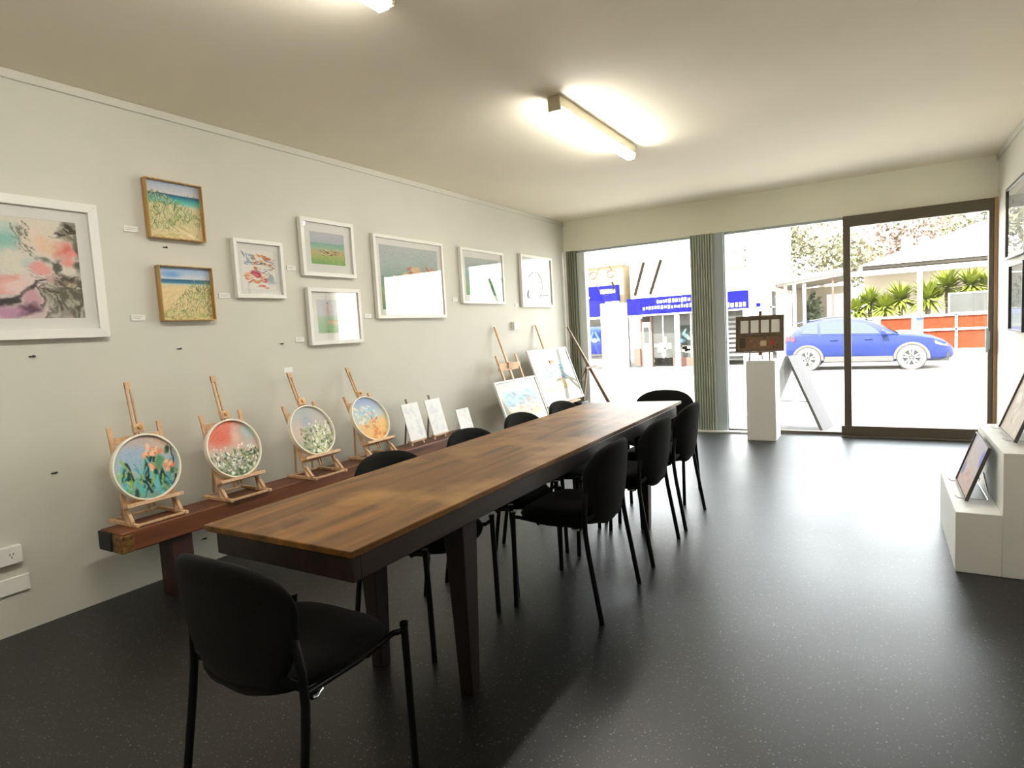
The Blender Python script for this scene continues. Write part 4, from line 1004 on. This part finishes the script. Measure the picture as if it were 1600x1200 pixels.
# ---- shop across the road
def part(name, m, par, lo, hi, bevel=0, label=None):
    o = MB().box(lo, hi).build(name, m, par, bevel=bevel)
    if label: o['label'] = label
    return o
s = thing('corner_shop', 'white parapet shop across the road with a blue fascia sign', 'building', (-5.8, 23.0, RZ))
g = 0.40   # ground offset inside the building's own frame
part('wall_band', M['oline'], s, (-2.5, -0.02, 3.02), (2.45, 0.0, 3.05)); part('wall', M['ow'], s, (-2.52, 0.0, 2.6), (2.50, 6, 5.6))
part('coping', M['ow'], s, (-2.53, -0.15, 5.45), (2.60, 0.1, 5.62))
part('panel_outline', M['oline'], s, (-2.52, -0.02, 4.28), (-0.55, 0.0, 4.32)); part('panel_outline', M['oline'], s, (-0.58, -0.02, 3.75), (-0.55, 0.0, 4.3))
part('panel_outline', M['oline'], s, (-0.55, -0.02, 3.70), (1.8, 0.0, 3.73))
part('panel_outline', M['oline'], s, (-2.52, -0.03, 4.86), (2.4, 0.0, 4.95))
part('upper_window', M['oline'], s, (0.85, -0.02, 3.45), (1.75, 0.0, 3.52)); part('upper_window', M['oline'], s, (0.85, -0.02, 4.05), (1.75, 0.0, 4.10)); part('upper_window', M['oline'], s, (1.70, -0.02, 3.5), (1.75, 0.0, 4.08))
fa = part('fascia', M['oblue'], s, (-2.52, -0.45, 2.02), (1.85, -0.3, 2.66))
rs = random.Random(3); mk = MB(); x = -1.35
while x < -0.05:
    wd = rs.uniform(0.06, 0.13); mk.box((x, -0.458, 2.40 + rs.uniform(0, .04)), (x+wd*0.8, -0.45, 2.52 + rs.uniform(0, .05))); x += wd + 0.03
x = -1.9
while x < -0.05:
    wd = rs.uniform(0.05, 0.11); mk.box((x, -0.458, 2.20 + rs.uniform(0, .03)), (x+wd*0.8, -0.45, 2.30 + rs.uniform(0, .04))); x += wd + 0.03
x = 0.6
while x < 1.8:
    wd = rs.uniform(0.06, 0.13); mk.box((x, -0.458, 2.10), (x+wd*0.8, -0.45, 2.22 + rs.uniform(0, .05))); x += wd + 0.03
mk.build('sign_marks', M['ow'], fa)
part('fascia_edge', M['ow'], fa, (-2.52, -0.46, 1.98), (1.85, -0.3, 2.03))
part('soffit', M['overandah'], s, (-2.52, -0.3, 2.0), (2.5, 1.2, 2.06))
part('back_wall', M['ogrey'], s, (-2.52, 1.2, 0), (2.5, 1.4, 2.6))
part('stall_riser', M['ored'], s, (-0.95, 0.0, 0.0), (0.75, 0.25, 0.36))
for x0, x1 in ((-1.75, -0.88), (-0.82, 0.30)):
    wn = part('shop_window', M['odark'], s, (x0, 0.10, 0.36), (x1, 0.16, 1.95))
    part('window_bar', M['ow'], wn, ((x0+x1)/2-0.02, 0.06, 0.36), ((x0+x1)/2+0.02, 0.10, 1.95))
    pm = MB(); 
    for i in range(9):
        a = rs.uniform(x0+0.05, x1-0.25); c = rs.uniform(0.4, 1.0); pm.box((a, 0.085, c), (a+rs.uniform(0.08, 0.22), 0.098, c+rs.uniform(0.12, 0.25)))
    pm.build('window_notices', M['overandah'], wn)
pt = Pic(30, 30, (40, 44, 40)); pt.blob(0.5, 0.5, 0.3, 0.12, (120, 150, 150), 0.7, 0.4); pt.blob(0.4, 0.3, 0.25, 0.07, (130, 160, 160), -0.9, 0.4); pt.blob(0.3, 0.7, 0.2, 0.12, (80, 120, 140), 0, 0.5); pt.a *= 0.75
sheet('window_poster', pt, s, lambda u, v: Vector((-0.80+0.7*u, 0.09, 1.55-0.8*v)), M['paper'])
dr = part('door', M['ow'], s, (-2.12, 0.05, 0.0), (-1.80, 0.12, 1.75)); part('door_glass', M['odark'], dr, (-2.07, 0.03, 0.95), (-1.86, 0.05, 1.55))
part('door_frame', M['ored'], s, (-2.2, 0.02, 0), (-2.12, 0.14, 1.9)); part('door_frame', M['ored'], s, (-1.80, 0.02, 0), (-1.74, 0.14, 2.0))
part('pennant', M['ow'], s, (-2.5, -0.02, 0.95), (-2.25, 0.0, 1.6)); part('timber_seat', M['ored'], s, (-2.45, -0.1, 0.1), (-2.2, 0.3, 0.75))
part('awning_post', M['ow'], s, (-0.78+0.05, -0.42, 0), (-0.78+0.20, -0.28, 2.02)); part('awning_post', M['ow'], s, (1.72, -0.42, 0), (1.86, -0.28, 2.02))
sh = MB()
for i in range(9): sh.box((0.35, 0.12, 0.35+i*0.17), (1.55, 0.2, 0.44+i*0.17))
sh.build('roller_shutter', M['ogrey'], s)
part('shutter_back', M['odark'], s, (0.32, 0.2, 0.2), (1.6, 0.26, 1.95))
part('pier', M['ow'], s, (1.6, -0.05, 0), (2.50, 0.4, 2.62))
pc = MB()
for i in range(10): pc.box((1.85+rs.uniform(0, .4), -0.062, 1.65+rs.uniform(0, .6)), (1.95+rs.uniform(0, .4), -0.05, 1.72+rs.uniform(0.05, .7)))
part('side_sign', M['oblue'], s, (2.05, -0.07, 2.05), (2.2, -0.05, 2.2)); part('sign_board', M['ow'], s, (1.95, -0.06, 1.75), (2.4, -0.05, 2.5))

a = thing('yellow_shop', 'pale yellow shop with a tall blue sign at the far left across the road', 'building', (-11.2, 23.0, RZ))
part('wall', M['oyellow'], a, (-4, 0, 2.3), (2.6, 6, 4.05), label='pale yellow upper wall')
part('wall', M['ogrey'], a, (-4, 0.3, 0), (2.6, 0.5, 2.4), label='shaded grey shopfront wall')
part('coping', M['oyellow'], a, (-4.1, -0.1, 4.0), (2.7, 0.1, 4.12))
sc = MB(); 
for k in range(3):
    sc.tube([(0.6+k*0.75+0.25*math.cos(q*0.5)*(1-q*0.05), -0.02, 3.70+0.20*math.sin(q*0.5)*(1-q*0.05)) for q in range(14)], 0.02, 6)
sc.build('painted_scroll', M['ored'], a)
sg = part('blue_sign', M['oblue'], a, (-3.9, -0.4, 2.05), (2.55, -0.3, 3.25))
sm = MB(); sm.prism([(0.55, 2.72), (0.95, 2.95), (1.15, 2.80), (1.35, 2.86), (1.2, 2.62), (0.9, 2.55), (0.6, 2.35)], -0.42, -0.40, 'y'); sm.box((1.8, -0.42, 2.95), (2.4, -0.40, 3.1)); sm.box((2.0, -0.42, 2.45), (2.55, -0.40, 2.62)); sm.box((1.9, -0.42, 2.3), (2.5, -0.40, 2.36))
sm.build('sign_marks', M['ow'], sg)
part('sign_edge', M['ow'], sg, (-3.9, -0.42, 1.98), (2.55, -0.3, 2.06))
po = Pic(30, 40, (30, 50, 120)); po.vgrad([(0, (120, 150, 190)), (0.25, (40, 60, 130)), (1, (14, 24, 110))]); po.blob(0.5, 0.5, 0.12, 0.1, (150, 180, 210), 0, 0.6); po.stroke((0.3, 0.5), (0.45, 0.2), 0.03, (110, 150, 190)); po.stroke((0.7, 0.5), (0.55, 0.2), 0.03, (110, 150, 190)); po.a *= 0.8
part('window_frame', M['odark'], a, (0.4, 0.2, 0.5), (2.2, 0.3, 1.75))
sheet('window_poster', po, a, lambda u, v: Vector((0.7+1.0*u, 0.19, 1.68-1.1*v)), M['paper'])
part('street_bench', M['ogrey'], a, (1.2, -0.5, 0.22), (2.2, -0.1, 0.38))
part('pier', M['ow'], a, (1.86, -0.62, 0), (2.66, 0.2, 2.55))
pl_ = MB()
for i in range(5): pl_.box((2.0, -0.635, 1.5+i*0.18), (2.7, -0.62, 1.52+i*0.18))
pl_.build('pier_notices', M['oline'], a)

# ---- verandah house on the right
h = thing('verandah_house', 'low house across the road with a white metal roof and front verandah', 'building', (1.0, 24.5, RZ))
part('wall', M['overandah'], h, (-1.6, 4.5, 0), (6, 4.7, 3.3))
MB().hexa([(-2.1,-0.1,2.93), (6,-0.1,2.93), (6,0.42,2.95), (-2.1,0.42,2.95)], [(-2.1,-0.1,3.05), (6,-0.1,3.05), (6,0.42,3.07), (-2.1,0.42,3.07)]).build('verandah_roof', M['ow'], h)
part('verandah_beam', M['ow'], h, (-2.1, -0.12, 2.90), (6, 0.0, 3.06))
MB().hexa([(-1.62,3.0,3.30), (6,3.0,3.30), (6,9,3.30), (-1.62,9,3.30)], [(-1.6,3.05,3.42), (6,3.05,3.42), (6,9,3.42), (-1.6,9,3.42)]).build('gutter_shadow_line', M['oline'], h)  # gutter slab whose tone stands for the shadow line under the roof
MB().hexa([(-1.75,2.9,3.42), (7,2.9,3.42), (7,10,3.42), (-1.75,10,3.42)], [(3.5,6.2,5.3), (4.5,6.2,5.3), (4.5,6.6,5.3), (3.5,6.6,5.3)]).build('roof', M['ow'], h)
ci = part('chimney', M['ow'], h, (-0.30, 4.6, 3.7), (0.05, 4.95, 4.52))
MB().lathe([(0.10, 3.95), (0.10, 4.2), (0.17, 4.24), (0.20, 4.34), (0.16, 4.44), (0.0, 4.48)], 16, Matrix.Translation((0.42, 4.5, 0))).build('roof_vent', M['ogrey'], h, smooth=40)
for x in (0.09, 5.2): part('verandah_post', M['ow'], h, (x-0.07, -0.12, 0), (x+0.07, 0.0, 2.9))
fe = thing('brick_fence', 'low orange brick fence with white rails in front of the verandah', 'fence', (1.0, 24.0, RZ))
for x0, x1 in ((-1.02, -0.16), (0.17, 1.02), (1.05, 2.6)): part('brick_panel', M['obrick'], fe, (x0, 0, 0.35), (x1, 0.12, 1.40))
part('blue_notice', mat('blue_notice', (0.05, 0.08, 0.16), 0.6), fe, (-0.02, 0.02, 0.98), (0.16, 0.1, 1.40), label='blue notice panel between brick panels')
nb = part('notice_board', M['odark'], fe, (0.86, -0.02, 1.50), (1.84, 0.02, 2.08))
fm_ = MB(); fm_.box((0.82,-0.035,1.46),(0.86,0.02,2.12)).box((1.84,-0.035,1.46),(1.88,0.02,2.12)).box((0.86,-0.035,2.08),(1.84,0.02,2.12)).box((0.86,-0.035,1.46),(1.84,0.02,1.50)); fm_.build('board_frame', M['ow'], nb)
for z in (0.98, 1.44): part('rail', M['ow'], fe, (-1.4, -0.06, z-0.03), (2.6, -0.01, z+0.03))
for x in (-1.2, 1.03): part('post', M['ow'], fe, (x-0.03, -0.06, 0), (x+0.03, 0.0, 1.45))
part('base_wall', M['ow'], fe, (-2.0, -0.02, 0.0), (2.6, 0.14, 0.36))

# ---- carport between shop and house
cp = thing('carport', 'white roofed carport on slim posts between the shop and the house', 'building', (-2.0, 24.6, RZ))
MB().hexa([(-1.25,-0.3,2.74), (0.86,-0.3,2.97), (0.86,4,2.97), (-1.25,4,2.74)], [(-1.25,-0.3,2.96), (0.86,-0.3,3.19), (0.86,4,3.19), (-1.25,4,2.96)]).build('roof', M['obeige'], cp)
MB().hexa([(-1.28,-0.34,2.84), (0.86,-0.34,3.09), (0.86,-0.3,3.09), (-1.28,-0.3,2.84)], [(-1.28,-0.34,2.98), (0.86,-0.34,3.23), (0.86,-0.3,3.23), (-1.28,-0.3,2.98)]).build('fascia', M['ow'], cp)
for x in (-0.98, -0.68, -0.36): part('post', M['ow'], cp, (x-0.05, -0.2, 0), (x+0.05, -0.1, 2.80))
part('post', M['ored'], cp, (0.52, -0.2, 0), (0.58, -0.14, 2.95))
part('back_wall', M['overandah'], cp, (-1.25, 4, 0), (0.86, 4.2, 2.8))
part('white_door', M['ow'], cp, (0.12, 3.3, 0), (0.75, 3.4, 2.45))
part('low_wall', M['ow'], cp, (-1.0, -0.6, 0), (0.2, -0.45, 1.25))

# ---- plants
def strap_plant(name, label, loc, r, h, n, m, group):
    t = thing(name, label, 'plant', loc, 0, group)
    b = MB()
    for i in range(n):
        a = rs.uniform(0, 2*PI); el = rs.uniform(-0.6, 1.35); L_ = r*rs.uniform(0.75, 1.1)
        d = Vector((math.cos(a)*math.cos(el), math.sin(a)*math.cos(el), math.sin(el))); sd = d.cross(Vector((0,0,1))).normalized()*0.045
        p0 = Vector((0,0,h)); p1 = p0 + d*L_*0.5; p2 = p0 + d*L_ - Vector((0,0,0.12*L_))
        b.add([p0-sd*0.5, p0+sd*0.5, p1+sd, p1-sd, p2], [(0,1,2,3), (3,2,4)])
    b.build('leaves', m, t)
    MB().tube([(0,0,0), (0.03,0.02,h*0.5), (0,0,h+0.1)], [0.09, 0.07, 0.06], 8).build('trunk', M['bark'], t, smooth=50)
G_P = 'spiky strap leaved plants behind the brick fence'
sp = [(-0.77, 25.30, 0.62, 1.72, 'spiky green plant behind the blue car roof, leftmost of the fence plants'), (-0.36, 25.50, 0.70, 1.94, 'spiky green plant second from the left behind the fence'), (0.10, 25.25, 0.62, 1.77, 'spiky green plant third from the left behind the fence'),
      (0.57, 25.50, 0.72, 2.02, 'spiky green plant just left of the white verandah post'), (1.34, 25.25, 0.80, 1.97, 'spiky green plant just right of the white verandah post'), (1.91, 25.55, 0.75, 2.32, 'spiky green plant above the dark framed window'),
      (2.52, 25.35, 0.72, 2.34, 'spiky green plant right of the dark framed window top'), (3.04, 25.55, 0.75, 2.22, 'spiky green plant at the right edge of the door opening')]
for x, y, r, hh, lb in sp: strap_plant('strap_leaf_plant', lb, (x, y, RZ), r*1.12, hh, 210, M['leaf'], G_P)
def leafy(name, label, loc, crown, m, n, trunk_h, group, size=0.16):
    t = thing(name, label, 'tree', loc, 0, group); b = MB()
    for (cx, cy, cz, rx, ry, rz_) in crown:
        for i in range(n):
            v = Vector((rs.gauss(0,1), rs.gauss(0,1), rs.gauss(0,1))).normalized() * (rs.random()**0.4)
            c = Vector((cx+v.x*rx, cy+v.y*ry, cz+v.z*rz_)); u = Vector((rs.gauss(0,1), rs.gauss(0,1), rs.gauss(0,1))).normalized(); w_ = u.orthogonal().normalized()
            s0 = size*rs.uniform(0.6, 1.3); b.add([c-u*s0, c+w_*s0*0.5, c+u*s0, c-w_*s0*0.5], [(0,1,2,3)])
    b.build('foliage', m, t)
    MB().tube([(0,0,0), (0.1,0,trunk_h*0.5), (0,0,trunk_h)], [0.22, 0.17, 0.10], 8).build('trunk', M['bark'], t, smooth=50)
G_T = 'trees beyond the house roofs'
leafy('tree', 'pale green tree beyond the carport between the shop and the door frame', (-2.75, 36.5, RZ), [(0,0,5.0,2.0,1.5,1.6), (1.4,0.5,4.4,1.6,1.5,1.5), (-1.4,0,5.6,1.3,1.2,1.1)], M['leaf_tree'], 700, 4.4, G_T)
leafy('tree', 'pale rusty tree behind the left end of the house roof', (0.65, 40.3, RZ), [(-0.8,0,5.2,1.5,1.4,1.3), (0.9,0,6.0,1.7,1.5,1.4), (-2.0,0,4.4,1.2,1.2,1.0)], M['leaf_rust'], 600, 4.6, G_T)
leafy('tree', 'tall pale green tree behind the right end of the house roof', (4.9, 43.8, RZ), [(0,0,6.8,2.0,1.6,1.6), (-1.6,0,6.2,1.4,1.4,1.2), (1.8,0,7.4,1.9,1.5,1.6)], M['leaf_tree'], 600, 5.5, G_T)
leafy('conifer', 'dark conifer in the shade under the carport roof', (-2.25, 26.5, RZ), [(0,0,1.5,0.35,0.35,1.1), (0,0,0.9,0.5,0.5,0.6)], M['leaf_dark'], 420, 1.4, None, 0.10)
leafy('hedge', 'low yellow green hedge between the carport and the car', (-1.38, 24.15, RZ), [(0,0,1.1,0.30,0.28,0.5)], M['leaf'], 600, 0.8, None, 0.09)

# ---- the blue car
def make_car():
    c = thing('blue_car', 'blue hatchback car parked across the road, facing right', 'car', (0, 20.4, RZ))
    xr, xf, R_w = -1.905, 0.720, 0.345
    # side profile stations: x, sill z, belt z, half width
    W = 0.87
    st = [(-2.56, 0.42, 0.88, 0.62), (-2.50, 0.34, 1.02, 0.76), (-2.36, 0.30, 1.08, 0.83), (-2.0, 0.28, 1.09, 0.87), (-1.5, 0.26, 1.08, 0.88), (-0.8, 0.25, 1.06, 0.88), (0.0, 0.25, 1.03, 0.88),
          (0.35, 0.25, 1.02, 0.88), (0.8, 0.26, 0.98, 0.87), (1.2, 0.27, 0.90, 0.84), (1.5, 0.28, 0.76, 0.74), (1.66, 0.30, 0.62, 0.60), (1.72, 0.36, 0.52, 0.48)]
    P = []
    for (x, zs, zb, hw) in st:
        H = zb - zs
        sec = [(hw*0.90, zs), (hw*0.985, zs+H*0.12), (hw, zs+H*0.45), (hw*0.975, zs+H*0.72), (hw*0.94, zs+H*0.93), (hw*0.86, zs+H), (hw*0.45, zs+H*1.03), (0, zs+H*1.04)]
        P.append([(x, W - y, z) for y, z in sec] + [(x, W + y, z) for y, z in reversed(sec[:-1])])
    b = MB(); b.grid(P); nP = len(P[0])
    b.f.append(tuple(range(nP))); b.mi.append(0); b.f.append(tuple((len(P)-1)*nP + i for i in reversed(range(nP)))); b.mi.append(0)
    b.build('body', M['car'], c, smooth=35)
    # cabin: roof and pillars
    cab = [(-2.42, 1.03, 0.66), (-2.22, 1.28, 0.66), (-1.92, 1.46, 0.65), (-1.55, 1.525, 0.645), (-1.0, 1.535, 0.645), (-0.5, 1.49, 0.645), (-0.18, 1.37, 0.65), (0.15, 1.17, 0.69), (0.42, 1.00, 0.74)]
    P = []
    for (x, z, hw) in cab:
        zb = 1.00
        f = max(0.02, (z-zb)/0.535); hb = 0.80
        top = hb + (hw-hb)*min(1, f*1.05)
        P.append([(x, W-hb, zb), (x, W-(hb+top)/2-0.004, (zb+z)/2), (x, W-top, z-0.03*f), (x, W-top*0.86, z), (x, W, z+0.02*f), (x, W+top*0.86, z), (x, W+top, z-0.03*f), (x, W+(hb+top)/2, (zb+z)/2), (x, W+hb, zb)])
    b = MB(); b.grid(P); b.build('cabin', M['car'], c, smooth=35)
    # side glass (near side and far side) hung on the tumblehome plane
    def sg(pts, name='side_window'):
        for s in (-1, 1):
            def Y(z): return W + s*(0.812 - (z-1.0)/0.535*0.155)
            b = MB(); n = len(pts)
            b.add([(x, Y(z)+s*0.006, z) for x, z in pts] + [(x, Y(z)-s*0.02, z) for x, z in pts], [tuple(range(n)), tuple(range(2*n-1, n-1, -1))] + [(i, (i+1) % n, n+(i+1) % n, n+i) for i in range(n)])
            b.build(name, M['car_glass'], c)
    sg([(-2.10, 1.12), (-1.63, 1.09), (-1.62, 1.40), (-1.90, 1.34)]); sg([(-1.56, 1.09), (-0.86, 1.07), (-0.86, 1.45), (-1.56, 1.42)]); sg([(-0.80, 1.07), (-0.05, 1.04), (-0.12, 1.16), (-0.42, 1.36), (-0.80, 1.44)])
    sg([(0.0, 1.04), (0.30, 1.02), (0.02, 1.17)], 'quarter_window')
    ws = MB(); ws.add([(0.40, W-0.68, 1.045), (0.40, W+0.68, 1.045), (-0.40, W+0.56, 1.472), (-0.40, W-0.56, 1.472)], [(0,1,2,3)]); ws.build('windscreen', M['car_glass'], c)
    for s, nm in ((-1, 'near'), (1, 'far')):
        for xw in (xr, xf):
            yw = W + s*0.80
            Mx = Matrix.Translation((xw, yw, R_w)) @ Matrix.Rotation(PI/2 if s < 0 else -PI/2, 4, 'X')
            ar = MB(); pts = []; 
            n = 22
            for k in range(n+1):
                a = PI*1.06*k/n - 0.03*PI; pts.append((math.cos(a), math.sin(a)))
            V = []
            yo = W + s*0.885
            for (cx, cz) in pts: V += [(xw+cx*0.365, yo-s*0.03, R_w+cz*0.365), (xw+cx*0.365, yo+s*0.004, R_w+cz*0.365), (xw+cx*0.435, yo+s*0.004, R_w+cz*0.435), (xw+cx*0.435, yo-s*0.05, R_w+cz*0.435)]
            fs = []
            for k in range(n):
                for j in range(4): fs.append((k*4+j, k*4+(j+1) % 4, (k+1)*4+(j+1) % 4, (k+1)*4+j))
            ar.add(V, fs); ar.build('wheel_arch', M['clad'], c)
            MB().lathe([(0.0, 0.085), (0.368, 0.085), (0.368, -0.02)], 32, Mx).build('arch_gap', M['dark'], c)
            ty = MB().lathe([(0.235, 0.115), (0.30, 0.122), (0.335, 0.110), (R_w, 0.085), (R_w, -0.08), (0.32, -0.1), (0.235, -0.1)], 36, Mx).build('tyre', M['tyre'], c, smooth=40)
            MB().lathe([(0.0, 0.088), (0.236, 0.088), (0.236, 0.06)], 32, Mx).build('wheel_well', M['dark'], ty)
            al = MB(); al.lathe([(0.205, 0.096), (0.236, 0.118), (0.242, 0.1)], 36, Mx); al.lathe([(0.0, 0.116), (0.055, 0.114), (0.065, 0.09)], 20, Mx)
            for k in range(5):
                for dd in (-0.16, 0.16):
                    a = 2*PI*k/5 + PI/2
                    p0 = Mx @ Vector((0.03*math.cos(a+dd*2), 0.03*math.sin(a+dd*2), 0.105)); p1 = Mx @ Vector((0.225*math.cos(a+dd*1.3), 0.225*math.sin(a+dd*1.3), 0.105))
                    al.bar(p0, p1, 0.05, 0.02, side=(p1-p0).cross(Vector((0,1,0))))
            al.build('alloy_rim', M['alloy'], ty)
        b = MB(); yo = W + s*0.875
        b.prism([(-1.47, 0.26), (0.29, 0.26), (0.27, 0.40), (-1.44, 0.42)], min(yo-0.03, yo+0.03), max(yo-0.03, yo+0.03), 'y'); b.build('sill_cladding', M['clad'], c)
        m = MB(); ym = W + s*0.93
        m.hexa([(0.0, ym-0.10, 1.00), (0.16, ym-0.08, 1.00), (0.16, ym+0.08, 1.00), (0.0, ym+0.10, 1.00)], [(-0.02, ym-0.09, 1.13), (0.08, ym-0.07, 1.12), (0.08, ym+0.07, 1.12), (-0.02, ym+0.09, 1.13)])
        m.build('door_mirror', M['car'], c, bevel=0.02)
        for xx_ in (-1.30, -0.42): MB().box((xx_, W+s*0.876-0.012, 0.885), (xx_+0.20, W+s*0.876+0.012, 0.915)).build('door_handle', M['car'], c, bevel=0.008)
        g = MB(); g.box((-0.84, W+s*0.877-0.003, 0.42), (-0.832, W+s*0.877+0.003, 1.06)).box((0.02, W+s*0.879-0.003, 0.42), (0.028, W+s*0.879+0.003, 1.02)); g.build('door_seam', M['dark'], c)
        MB().hexa([(-2.56, W+s*0.64-0.06, 0.83), (-2.24, W+s*0.83-0.03, 0.90), (-2.24, W+s*0.83+0.035, 0.90), (-2.57, W+s*0.64+0.10, 0.83)], [(-2.52, W+s*0.64-0.06, 1.05), (-2.30, W+s*0.79-0.03, 1.07), (-2.30, W+s*0.79+0.045, 1.07), (-2.50, W+s*0.64+0.12, 1.05)]).build('tail_lamp', M['tail'], c, bevel=0.015)
        MB().hexa([(1.28, W+s*0.76-0.05, 0.70), (1.58, W+s*0.64-0.05, 0.62), (1.58, W+s*0.64+0.06, 0.62), (1.28, W+s*0.76+0.06, 0.70)], [(1.24, W+s*0.72-0.05, 0.84), (1.50, W+s*0.62-0.05, 0.74), (1.50, W+s*0.62+0.07, 0.74), (1.24, W+s*0.72+0.06, 0.84)]).build('head_lamp', M['headlamp'], c, bevel=0.015)
        MB().tube([(-1.85, W+s*0.58, 1.49), (-1.4, W+s*0.60, 1.565), (-0.8, W+s*0.60, 1.56)], 0.018, 8).build('roof_rail', M['clad'], c, smooth=50)
    MB().hexa([(-2.40, W-0.6, 1.40), (-1.95, W-0.62, 1.50), (-1.95, W+0.62, 1.50), (-2.40, W+0.6, 1.40)], [(-2.36, W-0.58, 1.43), (-1.90, W-0.6, 1.535), (-1.90, W+0.6, 1.535), (-2.36, W+0.58, 1.43)]).build('tailgate_spoiler', M['car'], c, bevel=0.01)
    MB().box((-2.52, W-0.7, 0.22), (1.6, W+0.7, 0.45)).build('underbody', M['dark'], c)
    return c
make_car()
